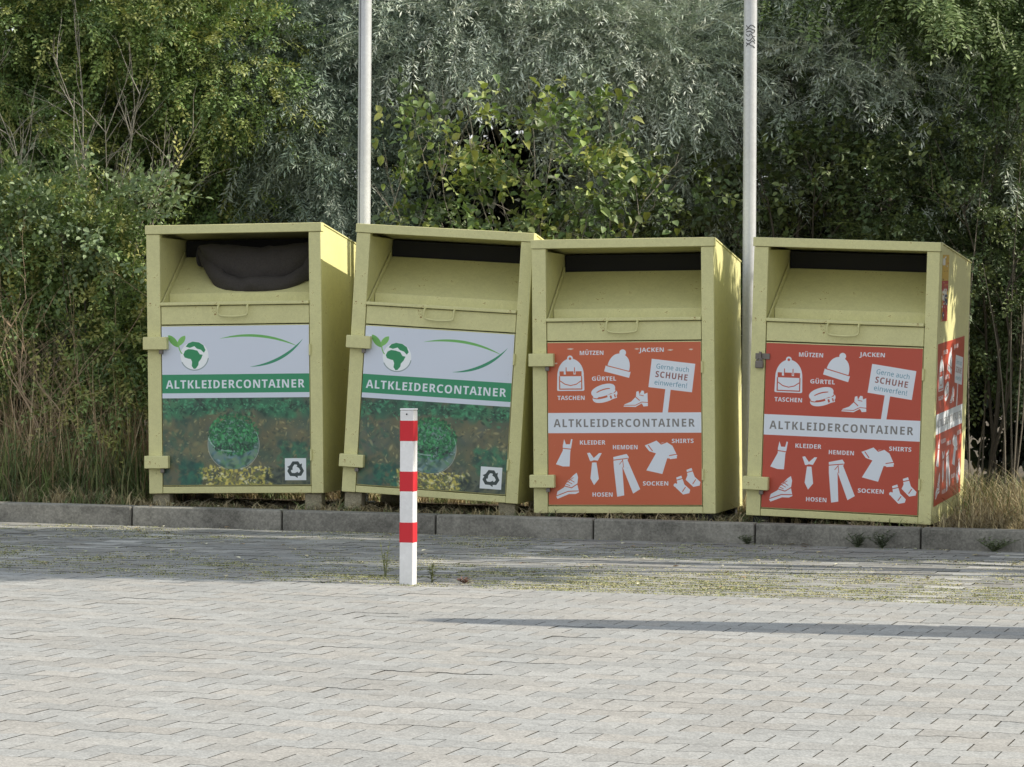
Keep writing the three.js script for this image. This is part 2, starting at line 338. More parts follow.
function greenPoster(seed) { // 720 x 767 sheet
  const [c, x] = canvas(1024, 1090), R = rng(seed); x.scale(1024 / 710, 1090 / 767);
  x.fillStyle = '#d3dae6'; x.fillRect(0, 0, 710, 767);
  // sprout and globe
  x.fillStyle = '#f0f4f4'; x.beginPath(); x.arc(158, 142, 68, 0, 7); x.fill();
  x.strokeStyle = '#93a3a5'; x.lineWidth = 5; x.beginPath(); x.arc(158, 144, 68, 0.15, 2.7); x.stroke();
  x.fillStyle = '#2c8d5a';
  x.beginPath(); [[112, 118], [104, 136], [110, 150], [128, 156], [140, 158], [146, 172], [144, 192], [154, 206], [164, 204], [176, 188], [178, 172], [190, 158], [198, 138], [184, 136], [172, 118], [150, 112], [128, 110]].forEach((p, i) => i ? x.lineTo(...p) : x.moveTo(...p)); x.fill();
  x.beginPath(); [[116, 98], [128, 82], [150, 74], [180, 78], [202, 92], [212, 116], [204, 128], [190, 114], [170, 108], [158, 96], [136, 104]].forEach((p, i) => i ? x.lineTo(...p) : x.moveTo(...p)); x.fill();
  const leafShape = (px, py, a, l, w, col) => { x.save(); x.translate(px, py); x.rotate(a); x.fillStyle = col; x.beginPath(); x.moveTo(0, 0); x.bezierCurveTo(l * 0.2, -w, l * 0.8, -w, l, 0); x.bezierCurveTo(l * 0.8, w * 0.8, l * 0.3, w * 0.8, 0, 0); x.fill(); x.restore(); };
  leafShape(84, 100, -2.3, 78, 22, '#6fb258'); leafShape(78, 96, -0.95, 62, 20, '#7fbf63');
  x.strokeStyle = '#7fbf63'; x.lineWidth = 5; x.beginPath(); x.moveTo(82, 92); x.quadraticCurveTo(84, 118, 98, 132); x.stroke();
  // two swooshes
  x.fillStyle = '#6cb45d'; x.beginPath(); x.moveTo(280, 62); x.bezierCurveTo(400, 26, 540, 36, 660, 104); x.bezierCurveTo(540, 56, 420, 42, 280, 62); x.fill();
  x.fillStyle = '#35906a'; x.beginPath(); x.moveTo(425, 198); x.bezierCurveTo(520, 184, 610, 140, 682, 66); x.bezierCurveTo(620, 160, 520, 200, 425, 198); x.fill();
  // band
  x.fillStyle = '#2f8f63'; x.fillRect(0, 233, 710, 90);
  fitted(x, 'ALTKLEIDERCONTAINER', 353, 281, 672, 56, '#e2e8ee', 'bold', 2);
  x.fillStyle = '#d3dae6'; x.fillRect(0, 323, 710, 24);
  // printed picture: woodland floor out of focus, a glass ball with a tree in it
  x.save(); x.beginPath(); x.rect(0, 347, 710, 420); x.clip();
  x.fillStyle = '#56604c'; x.fillRect(0, 347, 710, 420);
  const soft = (px, py, r, col, al) => { const g = x.createRadialGradient(px, py, 0, px, py, r); g.addColorStop(0, col); g.addColorStop(0.4, col); g.addColorStop(1, col + '00'); x.globalAlpha = al; x.fillStyle = g; x.save(); x.translate(px, py); x.rotate(R() * 3.1); x.scale(1.35, 0.35 + 0.6 * R()); x.translate(-px, -py); x.beginPath(); x.arc(px, py, r, 0, 7); x.fill(); x.restore(); x.globalAlpha = 1; };
  const pick = a => a[Math.floor(R() * a.length)];
  for (let i = 0; i < 260; i++) soft(R() * 710, 347 + R() * 420, 18 + 40 * R(), pick(['#5b6552', '#77704e', '#4a5a58', '#857d56', '#3d5648', '#6a6248']), 0.4);
  for (let i = 0; i < 130; i++) { const px = R() * 710; soft(px, 350 + R() * 80 * (0.5 + Math.abs(px - 355) / 500), 12 + 34 * R(), pick(['#2f6b4e', '#3a7d57', '#24503f', '#1f4238', '#3f8a5e']), 0.5); }
  for (let i = 0; i < 70; i++) soft(R() * 160 - 20, 370 + R() * 400, 8 + 18 * R(), pick(['#2f5f4e', '#25473f', '#3a6a52']), 0.4);
  for (let i = 0; i < 90; i++) soft(560 + R() * 160, 560 + R() * 120, 8 + 20 * R(), pick(['#2e6a50', '#3d7f5c', '#24463d']), 0.5);
  for (let i = 0; i < 520; i++) soft(R() * 710, 450 + R() * 230, 2 + 16 * R() * R(), pick(['#b3a268', '#7d7753', '#d0c48a', '#3a453a', '#2c3a36', '#948c60', '#6c7c5a']), 0.42);
  for (let i = 0; i < 520; i++) soft(R() * 710, 345 + R() * 60 + 60 * R() * R(), 2 + 15 * R() * R(), pick(['#143528', '#46a06f', '#1f5a42', '#66b886', '#0e2820']), 0.55);
  for (let i = 0; i < 520; i++) soft(160 + R() * 370, 680 + R() * 90, 2 + 10 * R(), pick(['#c9bd56', '#e0d268', '#8f8a48', '#6e7a3e', '#ece8b4', '#4a4a30']), 0.75);
  for (let i = 0; i < 90; i++) soft(80 + R() * 110, 660 + R() * 100, 6 + 14 * R(), pick(['#1f5a4c', '#2b7158', '#1a4740']), 0.6);
  for (let i = 0; i < 60; i++) soft(500 + R() * 210, 690 + R() * 80, 6 + 12 * R(), pick(['#26342f', '#3d4a3a', '#1c2a2a']), 0.6);
  x.save(); x.beginPath(); x.arc(342, 570, 122, 0, 7); x.clip(); x.fillStyle = '#6d8a80'; x.fillRect(200, 440, 300, 270);
  for (let i = 0; i < 90; i++) soft(220 + R() * 250, 580 + R() * 120, 6 + 16 * R(), pick(['#557a86', '#34594a', '#9fb6bd', '#5f9460', '#2a4a40', '#7b9a70']), 0.6); x.restore();
  for (let i = 0; i < 900; i++) { const a = R() * 6.3, r = Math.sqrt(R()); soft(342 + Math.cos(a) * r * 122, 524 + Math.sin(a) * r * 100, 3 + 8 * R(), pick(['#1f5c3a', '#37884f', '#184a2e', '#52ad6c', '#2f7748', '#226440']), 0.85); }
  x.strokeStyle = '#c9d6d8'; x.lineWidth = 6; x.globalAlpha = 0.55; x.beginPath(); x.moveTo(222, 540); x.bezierCurveTo(240, 600, 300, 606, 348, 604); x.stroke(); x.lineWidth = 3; x.beginPath(); x.arc(342, 572, 124, -0.5, 1.3); x.stroke(); x.beginPath(); x.arc(342, 572, 124, 1.8, 3.5); x.stroke(); x.globalAlpha = 1;
  for (let i = 0; i < 60; i++) soft(250 + R() * 190, 560 + R() * 40, 3 + 8 * R(), pick(['#16302a', '#2a5240', '#3d6a52', '#1a2a28']), 0.7);
  x.restore();
  // recycling sign
  x.fillStyle = '#dfe5e6'; x.fillRect(588, 640, 102, 106); x.fillStyle = '#33413f';
  x.strokeStyle = '#33413f'; x.lineWidth = 15; x.lineCap = 'butt';
  for (let k = 0; k < 3; k++) { x.save(); x.translate(639, 694); x.rotate(k * 2 * Math.PI / 3); x.beginPath(); x.moveTo(-27, -5); x.lineTo(-10, -31); x.lineTo(9, -31); x.lineTo(16, -20); x.stroke(); x.beginPath(); x.moveTo(4, -15); x.lineTo(31, -29); x.lineTo(29, 2); x.fill(); x.restore(); }
  for (let i = 0; i < 60; i++) { x.globalAlpha = 0.08 + 0.15 * R(); x.fillStyle = R() < 0.5 ? '#f4f0e4' : '#3a3a34'; x.fillRect(R() * 710, R() * 767, 1 + R() * 5, 0.7 + R()); } x.globalAlpha = 1;
  return c;
}
function oldSticker() { // torn remains of a colourful advert
  const [c, x] = canvas(128, 384), R = rng(91);
  x.fillStyle = '#c9a43a'; x.fillRect(0, 0, 128, 384); x.fillStyle = '#a8322a'; x.fillRect(0, 150, 128, 60); x.fillRect(20, 260, 108, 124); x.fillStyle = '#d8d6cc'; x.fillRect(10, 196, 90, 70); x.fillRect(0, 20, 50, 40); x.fillStyle = '#33405e'; x.fillRect(60, 230, 60, 60); x.fillRect(16, 330, 40, 40);
  for (let i = 0; i < 60; i++) { x.fillStyle = ['#c9a43a', '#a8322a', '#d8d6cc', '#8a6a2c'][Math.floor(R() * 4)]; x.fillRect(R() * 128, R() * 384, 6 + 22 * R(), 3 + 9 * R()); }
  return c;
}
const posters = { green: printed(greenPoster(3)), green2: printed(greenPoster(8)), orange: printed(redPoster('#c4603a', 4, true)), red: printed(redPoster('#b94a34', 6, false)), old: printed(oldSticker(), 0.7) };

const CW = 1.14, CH = 1.695, CD = 1.1, DROP = 0.115;
function sheet(w, h, wave, seed) { // a printed sheet with slightly uneven lie, 1.5 mm thick
  const g = new THREE.BoxGeometry(w, h, 0.0016, 14, 14, 1), p = g.attributes.position, n = tileNoise(seed, 8);
  for (let i = 0; i < p.count; i++) p.setZ(i, p.getZ(i) + wave * n(p.getX(i) / 1.3 + 0.5, p.getY(i) / 1.3 + 0.5));
  g.computeVertexNormals();
  return g;
}
function container(kind, label, group, at, turn, poster, seed) {
  const o = thing('clothes_container', label, 'container', group), L = -CW / 2, Rt = CW / 2;
  const P = (name, geo, mat = paint, parent = o) => mesh(name, geo, mat, parent);
  const iL = L + 0.089, iR = Rt - 0.079;
  P('frame_post', box(L, iL, 0, CH - 0.057, -0.06, 0)); P('frame_post', box(iR, Rt, 0, CH - 0.057, -0.06, 0));
  P('top_beam', box(L - 0.006, Rt + 0.006, CH - 0.056, CH, -0.06, 0.008));
  P('bottom_beam', box(iL + 0.001, iR - 0.001, 0.001, 0.044, -0.055, -0.003));
  const side = [[0.06, 0], [CD, 0], [CD, CH - DROP - 0.012], [0.06, CH - 0.012]]; // x here is depth
  for (const [x0, nm] of [[L + 0.002, 'side_panel'], [Rt - 0.018, 'side_panel']]) P(nm, prism(side, 0.016, new THREE.Matrix4().makeBasis(V(0, 0, -1), V(0, 1, 0), V(1, 0, 0)).setPosition(x0, 0, 0)));
  P('back_panel', box(L + 0.019, Rt - 0.019, 0.002, CH - DROP - 0.016, -CD, -CD + 0.016));
  const roof = box(L - 0.004, Rt + 0.004, -0.011, 0, -CD + 0.05, 0, 0.003); roof.rotateX(-Math.atan2(DROP, CD - 0.06)); roof.translate(0, CH - 0.001, -0.061);
  P('roof', roof);
  P('floor_panel', box(L + 0.02, Rt - 0.02, 0.004, 0.02, -CD + 0.02, -0.062));
  // door with its poster
  const dT = CH - 0.634, door = P('door', box(iL + 0.003, iR - 0.003, 0.048, dT, -0.03, -0.006));
  const s = P('poster', sheet(iR - iL - 0.012, dT - 0.048 - 0.012, 0.004, seed), posters[poster], door); s.position.set((iL + iR) / 2, (dT + 0.048) / 2, -0.0042);
  for (const y of [0.24, 0.9]) P('hinge', new THREE.CylinderGeometry(0.008, 0.008, 0.07, 8).translate(iR + 0.002, y, 0.004), paint, door);
  // chute flap
  P('flap_panel', box(iL + 0.003, iR - 0.003, dT + 0.006, CH - 0.512, -0.03, -0.005));
  P('chute_lip', box(iL + 0.001, iR - 0.001, CH - 0.509, CH - 0.487, -0.03, 0.014, 0.006));
  const yl = CH - 0.492;
  P('chute_ledge', box(iL + 0.014, iR - 0.014, yl - 0.012, yl - 0.004, -0.15, -0.031, 0.002));
  P('chute_flange', box(iL + 0.016, iR - 0.016, yl - 0.003, yl + 0.062, -0.155, -0.148, 0.002));
  const pl = box(iL + 0.014, iR - 0.014, -0.004, 0.004, -0.46, 0, 0.002); pl.rotateX(Math.atan2(0.24, 0.39)); pl.translate(0, yl + 0.06, -0.16);
  P('chute_plate', pl);
  const cheek = [[0.0, yl - 0.006], [0.16, yl - 0.006], [0.54, yl + 0.27], [0.53, yl + 0.335]];
  for (const x0 of [iL + 0.005, iR - 0.0135]) P('chute_cheek', prism(cheek, 0.008, new THREE.Matrix4().makeBasis(V(0, 0, -1), V(0, 1, 0), V(1, 0, 0)).setPosition(x0, 0, 0)));
  for (const x0 of [iL - 0.004, iR - 0.0045]) { const q = box(0, 0.0085, CH - 0.6, CH - 0.075, -0.61, -0.032, 0.001); q.translate(x0 + (x0 < 0 ? -0.005 : 0.005), 0, 0); P('recess_wall', q); }
  P('inner_baffle', box(iL + 0.006, iR - 0.007, CH - 0.6, CH - 0.082, -0.61, -0.575), rubber);
  const hx = 0.095, hy = CH - 0.512, hz = 0.026;
  P('handle', tube([V(-hx, hy, 0), V(-hx, hy - 0.004, hz), V(-hx, hy - 0.05, hz), V(-hx + 0.012, hy - 0.062, hz), V(hx - 0.012, hy - 0.062, hz), V(hx, hy - 0.05, hz), V(hx, hy - 0.004, hz), V(hx, hy, 0)], 0.0065, 0.0065, 7, 40));
  // lock boxes
  const lock = y => {
    const b = P('lock_box', mergeGeometries([box(L - 0.016, L + 0.142, y - 0.04, y + 0.04, 0.001, 0.05, 0.005), box(L - 0.016, L - 0.003, y - 0.04, y + 0.04, -0.06, 0.001, 0.003)]));
    P('padlock', box(L + 0.085, L + 0.11, y - 0.068, y - 0.041, 0.012, 0.034, 0.004), zinc, b);
  };
  lock(0.2);
  if (kind !== 'hasp') lock(0.95);
  else {
    const b = P('hasp', mergeGeometries([box(L + 0.03, L + 0.12, 0.955, 0.99, 0.001, 0.008, 0.002), box(L + 0.055, L + 0.07, 0.935, 1.0, 0.008, 0.024, 0.003)]), zinc);
    P('padlock', box(L + 0.035, L + 0.085, 0.9, 0.945, 0.008, 0.032, 0.006), zinc, b);
    P('shackle', new THREE.TorusGeometry(0.017, 0.005, 6, 14, Math.PI).translate(L + 0.06, 0.945, 0.02), zinc, b);
  }
  if (kind === 'feet') for (const [x0, x1] of [[L + 0.015, L + 0.125], [Rt - 0.13, Rt - 0.02]]) for (const z of [-0.13, -CD + 0.03]) P('foot', box(x0, x1, -0.11, -0.001, z, z + 0.1, 0.006), blockMat);
  else for (const [x0, x1] of [[L + 0.03, L + 0.13], [Rt - 0.13, Rt - 0.03]]) for (const z of [-0.16, -CD + 0.04]) P('foot', box(x0, x1, -0.06, -0.001, z, z + 0.1, 0.006), darkSteel);
  o.position.set(...at); o.rotation.order = 'YXZ'; o.rotation.set(turn[1] * DEG, turn[0] * DEG, turn[2] * DEG);
  return o;
}
const row = 'clothes collection containers along the kerb';
const c1 = container('feet', 'pale yellow container with green poster and dark cushion stuffed in its chute', row, [-1.761, 0.212, -21.726], [-11, 0, 0.96], 'green', 1);
c1.scale.set(1.013, 1.016, 1);
const c2 = container('feet', 'pale yellow container with green poster, empty chute, leaning behind the bollard', row, [-0.517, 0.208, -21.351], [-12, 0, -3.2], 'green2', 2);
const c3 = container('plain', 'pale yellow container with orange clothing poster and two lock boxes', row, [0.696, 0.135, -20.943], [-12.5, 0, 0.81], 'orange', 3);
const c4 = container('hasp', 'pale yellow container with red clothing poster, bare padlock and posters on its side', row, [1.973, 0.122, -20.549], [-17.5, 1.5, -1.87], 'red', 4);
{ // posters on the side of the end container
  const side = c4.children.filter(m => m.name === 'side_panel')[1];
  const s = mesh('poster', sheet(0.9, 0.98, 0.003, 7), posters.red, side); s.rotation.y = Math.PI / 2; s.position.set(CW / 2 - 0.001, 0.61, -0.5); s.rotation.order = 'YXZ'; s.rotation.z = 0.035;
  s.userData.label = 'red clothing poster on the side panel';
  const t = mesh('old_sticker', sheet(0.2, 0.4, 0.004, 9), posters.old, side); t.rotation.y = Math.PI / 2; t.position.set(CW / 2 - 0.001, 1.42, -0.2); t.userData.label = 'torn yellow and red sticker';
}
{ // cushion stuffed into the first chute
  const n = 56, m = 36, pos = [], idx = [], R = tileNoise(15, 16), R2 = tileNoise(16, 32);
  for (let i = 0; i <= n; i++) for (let j = 0; j <= m; j++) {
    const u = i / n, a = j / m * 2 * Math.PI, q = 2 * u - 1;
    const prof = Math.pow(Math.max(0, 1 - Math.pow(Math.abs(q), 3.2)), 0.5);
    const sag = 0.16 * q * q, rollIn = Math.sin(a) < -0.25 ? 1 : 0;
    let ry = 0.155 * prof, rz = 0.16 * prof;
    const seam = 1 - 0.16 * Math.exp(-Math.pow((a - 5.5) / 0.14, 2)) - 0.07 * Math.exp(-Math.pow((a - 5.95) / 0.12, 2));
    const k = seam * (1 + 0.12 * (R(u, j / m) - 0.5));
    pos.push(q * 0.41 * (1 + 0.06 * Math.sin(a)) + 0.02, Math.sin(a) * ry * k + sag * (0.6 + 0.4 * Math.cos(a)), Math.cos(a) * rz * k + 0.03 * (1 - q * q));
  }
  for (let i = 0; i < n; i++) for (let j = 0; j < m; j++) { const a = i * (m + 1) + j, b = a + m + 1; idx.push(a, a + 1, b, b, a + 1, b + 1); }
  for (let i = 0; i < pos.length; i += 3) { pos[i + 1] = pos[i + 1] * 0.95 - 0.005; pos[i + 2] = pos[i + 2] * 0.72 - 0.11; }
  let body = new THREE.BufferGeometry(); body.setAttribute('position', new THREE.Float32BufferAttribute(pos, 3)); body.setIndex(idx); body = mergeVertices(body, 1e-5);
  const line = new THREE.CatmullRomCurve3([V(-0.37, 0.14, -0.12), V(-0.3, 0.02, -0.05), V(-0.2, -0.08, 0.01), V(0.02, -0.105, 0.04), V(0.22, -0.085, 0.02), V(0.34, -0.01, -0.03), V(0.4, 0.13, -0.1)]);
  let lip = new THREE.TubeGeometry(line, 60, 0.052, 22, false); lip.deleteAttribute('uv'); lip.deleteAttribute('normal'); lip = mergeVertices(lip, 1e-5);
  const lp = lip.attributes.position; for (let i = 0; i < lp.count; i++) { const x = lp.getX(i), y = lp.getY(i), z = lp.getZ(i), end = Math.max(0, Math.abs(x - 0.02) / 0.38 - 0.5), k = 0.026 * (R(x * 0.9 + 0.5, y * 1.2 + 0.5) - 0.5); lp.setXYZ(i, x, y + k, z + k - end * 0.05); }
  const g = mergeGeometries([body, lip]); g.computeVertexNormals(); metreUV(g, 6);
  const cloth = noiseMap(128, 71, [32, 64], v => grey(0.85 + 0.1 * (v[0] - 0.5) + 0.1 * (v[1] - 0.5)));
  const b = mesh('cushion', g, new THREE.MeshPhysicalMaterial({ color: lin(0.068, 0.06, 0.054), map: cloth, roughness: 0.95, sheen: 0.2, sheenRoughness: 0.6, sheenColor: lin(0.2, 0.19, 0.18) }));
  c1.updateMatrixWorld(); b.applyMatrix4(c1.matrixWorld.clone().multiply(new THREE.Matrix4().makeTranslation(0.07, 1.415, -0.24)));
  tag(b, 'dark grey fabric cushion stuffed into the container chute', 'cushion');
}

// ---------------------------------------------------------------- flag poles
const alu = new THREE.MeshStandardMaterial({ color: lin(0.7, 0.72, 0.74), metalness: 0.3, roughness: 0.45, map: noiseMap(256, 81, [4, 64, 128], n => grey(0.92 + 0.04 * (n[0] - 0.5) + 0.03 * (n[1] - 0.5) + 0.04 * (n[2] - 0.5))) });
function pole(label, x, z, lean, marks) {
  const o = thing('flag_pole', label, 'pole', 'metal poles between the containers'), h = 7.5;
  const s = new THREE.Shape(), n = 28, r = 0.043; // round profile with a halyard groove
  for (let i = 0; i <= n; i++) { const a = Math.PI * 1.06 + 0.12 + (i / n) * (2 * Math.PI - 0.24); s[i ? 'lineTo' : 'moveTo'](r * Math.cos(a), r * Math.sin(a)); }
  s.lineTo(-0.024, 0.0075 - 0.008); s.lineTo(-0.024, -0.0095 - 0.006);
  const g = new THREE.ExtrudeGeometry(s, { depth: h, bevelEnabled: false }); g.rotateX(-Math.PI / 2); metreUV(g);
  mesh('shaft', g, alu, o).rotation.y = (marks ? -150 : 38) * DEG;
  mesh('base_plate', new THREE.CylinderGeometry(0.09, 0.09, 0.03, 16).translate(0, 0.0, 0), alu, o);
  if (marks) { // black scrawl high on the pole
    const R = rng(19), bits = [];
    for (let i = 0; i < 7; i++) { const y = 3.02 + i * 0.022 + 0.01 * R(), q = []; for (let k = 0; k <= 4; k++) { const a = Math.PI / 2 + 0.75 - k * 0.36 + 0.1 * (R() - 0.5); q.push(V(0.0436 * Math.cos(a), y + 0.028 * (R() - 0.5), 0.0436 * Math.sin(a))); } bits.push(tube(q, 0.0028, 0.0028, 4)); }
    mesh('marker_scrawl', mergeGeometries(bits), new THREE.MeshStandardMaterial({ color: lin(0.02, 0.02, 0.025), roughness: 0.6 }), o);
  }
  o.position.set(x, gy(x) + 0.11, z); o.rotation.z = lean * DEG;
}
pole('grey metal flag pole rising between the two containers with green posters', -0.985, -22.45, -0.06, false);
pole('grey metal flag pole rising between the two containers with clothing posters', 1.54, -22.12, 0.05, true);

// ---------------------------------------------------------------- bollard
{
  const o = thing('bollard', 'white steel post with three red bands standing in the paving', 'bollard');
  const white = new THREE.MeshPhysicalMaterial({ color: lin(0.8, 0.8, 0.8), map: noiseMap(256, 85, [8, 64, 128], n => grey(0.96 + 0.05 * (n[0] - 0.5) + 0.06 * (n[1] * n[2] - 0.3))), roughness: 0.4, clearcoat: 0.2 });
  const red = new THREE.MeshStandardMaterial({ color: lin(0.55, 0.012, 0.022), roughness: 0.6 });
  const h = 0.85, w = 0.035, z = [0, 1]; // bands measured from the top: white cap, red, white, red, white, red, white foot
  mesh('post', box(-w, w, -0.03, h - 0.006, -w, w, 0.006), white, o);
  for (const [a, b] of [[0.052, 0.158], [0.300, 0.403], [0.548, 0.652]]) mesh('red_band', box(-w - 0.0012, w + 0.0012, h - b, h - a, -w - 0.0012, w + 0.0012, 0.0062), red, o);
  mesh('cap', box(-w - 0.001, w + 0.001, h - 0.006, h + 0.004, -w - 0.001, w + 0.001, 0.004), white, o);
  mesh('bolt', new THREE.CylinderGeometry(0.004, 0.004, 0.004, 10).rotateX(Math.PI / 2).translate(0.0, h - 0.024, w + 0.001), darkSteel, o);
  o.position.set(-0.502, gy(-0.502), -16.57); o.rotation.y = -15 * DEG;
}

// ---------------------------------------------------------------- off the picture: what casts the long shadow on the lane
{
  const o = thing('concrete_mast', 'tapered grey concrete mast standing in the lot, out of the picture', 'mast');
  const pts = [[0.42, 0], [0.41, 0.4], [0.36, 1.2], [0.29, 2.6], [0.21, 3.7], [0.11, 4.15], [0, 4.25]].map(p => new THREE.Vector2(...p));
  mesh('shaft', metreUV(new THREE.LatheGeometry(pts, 28)), new THREE.MeshStandardMaterial({ color: lin(0.35, 0.35, 0.34), map: concreteMap, roughness: 0.9 }), o);
  mesh('collar', new THREE.CylinderGeometry(0.42, 0.45, 0.12, 28).translate(0, 0.06, 0), blockMat, o);
  o.position.set(4.96, gy(4.96), -13.9);
}

// ---------------------------------------------------------------- plants
function geometryFrom(pos, idx, col) {
  const g = new THREE.BufferGeometry(); g.setAttribute('position', new THREE.Float32BufferAttribute(pos, 3)); g.setIndex(idx);
  if (col) g.setAttribute('color', new THREE.Float32BufferAttribute(col, 3));
  g.computeVertexNormals(); return g;
}
function addLeaf(pos, idx, at, dir, up, len, wid, broad, fold = 0.18, droop = 0.12) {
  const s = dir.clone().cross(up).normalize(), n = s.clone().cross(dir).normalize(), b = pos.length / 3;
  const pt = (t, w, h) => { const v = at.clone().addScaledVector(dir, t * len).addScaledVector(s, w * wid).addScaledVector(n, h * wid - droop * len * t * t); pos.push(v.x, v.y, v.z); };
  if (!broad) { pt(0, 0, 0); pt(0.45, -0.5, fold); pt(0.5, 0, 0); pt(0.45, 0.5, fold); pt(1, 0, 0); idx.push(b, b + 2, b + 1, b, b + 3, b + 2, b + 1, b + 2, b + 4, b + 2, b + 3, b + 4); }
  else { pt(0, 0, 0); pt(0.28, -0.46, fold); pt(0.28, 0, 0); pt(0.28, 0.46, fold); pt(0.66, -0.42, fold); pt(0.66, 0, 0); pt(0.66, 0.42, fold); pt(1.02, 0, 0);
    idx.push(b, b + 2, b + 1, b, b + 3, b + 2, b + 1, b + 2, b + 5, b + 1, b + 5, b + 4, b + 2, b + 3, b + 6, b + 2, b + 6, b + 5, b + 4, b + 5, b + 7, b + 5, b + 6, b + 7); }
}
function sprig(seed, { length, leaves, len, wid, broad = false, bend = 0, angle = 0.9, petiole = 0.01, jitter = 0.5, paired = false }) { // along +x, bending towards -y
  const R = rng(seed), pos = [], idx = [], at = t => V(t * length, -bend * length * t * t, 0.03 * length * Math.sin(t * 5 + seed));
  const ts = [0, 0.5, 1], w = 0.0022;
  for (let k = 0; k < 2; k++) { const b = pos.length / 3, p = at(ts[k]), q = at(ts[k + 1]); for (const [v, o] of [[p, V(0, w, 0)], [p, V(0, -w, w)], [q, V(0, w * 0.6, 0)], [q, V(0, -w * 0.6, w * 0.6)]]) { const r = v.clone().add(o); pos.push(r.x, r.y, r.z); } idx.push(b, b + 1, b + 2, b + 2, b + 1, b + 3); }
  for (let i = 0; i < leaves; i++) {
    const t = i === leaves - 1 ? 1 : 0.1 + 0.9 * (paired ? Math.floor(i / 2) * 2 : i) / leaves, p = at(t), side = i % 2 ? 1 : -1, roll = paired ? (R() - 0.5) * jitter : i * 2.4 + (R() - 0.5) * jitter;
    const out = paired ? V(0, Math.sin(roll) * 0.5, side) : V(0, Math.cos(roll) * 0.7 + 0.1, Math.sin(roll));
    const dir = i === leaves - 1 ? V(1, -bend, 0).normalize() : V(Math.cos(angle), 0, 0).addScaledVector(out.normalize(), Math.sin(angle)).add(V((R() - 0.5) * jitter, (R() - 0.5) * jitter - bend * 0.5, (R() - 0.5) * jitter)).normalize();
    const up = V((R() - 0.5) * 0.9, 1, (R() - 0.5) * 0.9).normalize(), z = 0.75 + 0.5 * R();
    addLeaf(pos, idx, p.addScaledVector(dir, petiole), dir, up, len * z, wid * z, broad);
  }
  return geometryFrom(pos, idx);
}
function leafMat(through = 0.35, rough = 0.55) { return new THREE.MeshPhysicalMaterial({ color: 0xffffff, roughness: rough, transmission: through, thickness: 0, side: THREE.DoubleSide }); }
const leafStuff = leafMat(0.38, 0.6), silverStuff = leafMat(0.25, 0.5), twigBark = new THREE.MeshStandardMaterial({ color: lin(0.16, 0.14, 0.11), roughness: 0.95 }), paleBark = new THREE.MeshStandardMaterial({ color: lin(0.27, 0.25, 0.21), roughness: 0.95 }), darkBark = new THREE.MeshStandardMaterial({ color: lin(0.07, 0.06, 0.045), roughness: 1 });
const SPRIGS = {
  silver: [1, 2, 3].map(k => sprig(k, { length: 0.3, leaves: 30, len: 0.047, wid: 0.0092, bend: 0.22, angle: 0.85, jitter: 0.9 })),
  broad: [4, 5, 6].map(k => sprig(k, { length: 0.24, leaves: 8, len: 0.06, wid: 0.044, broad: true, bend: 0.25, angle: 1.0, petiole: 0.012, jitter: 0.7 })),
  small: [7, 8, 9].map(k => sprig(k, { length: 0.26, leaves: 20, len: 0.034, wid: 0.019, bend: 0.1, angle: 0.95 })),
  pinnate: [10, 11, 12].map(k => sprig(k, { length: 0.24, leaves: 15, len: 0.048, wid: 0.021, bend: 0.35, angle: 1.25, paired: true, jitter: 0.25 })),
  coarse: [13, 14].map(k => sprig(k, { length: 0.34, leaves: 9, len: 0.12, wid: 0.085, broad: true, bend: 0.25, angle: 1.0, jitter: 0.9 })),
};
const m4 = new THREE.Matrix4(), q4 = new THREE.Quaternion(), sc = V(1, 1, 1);
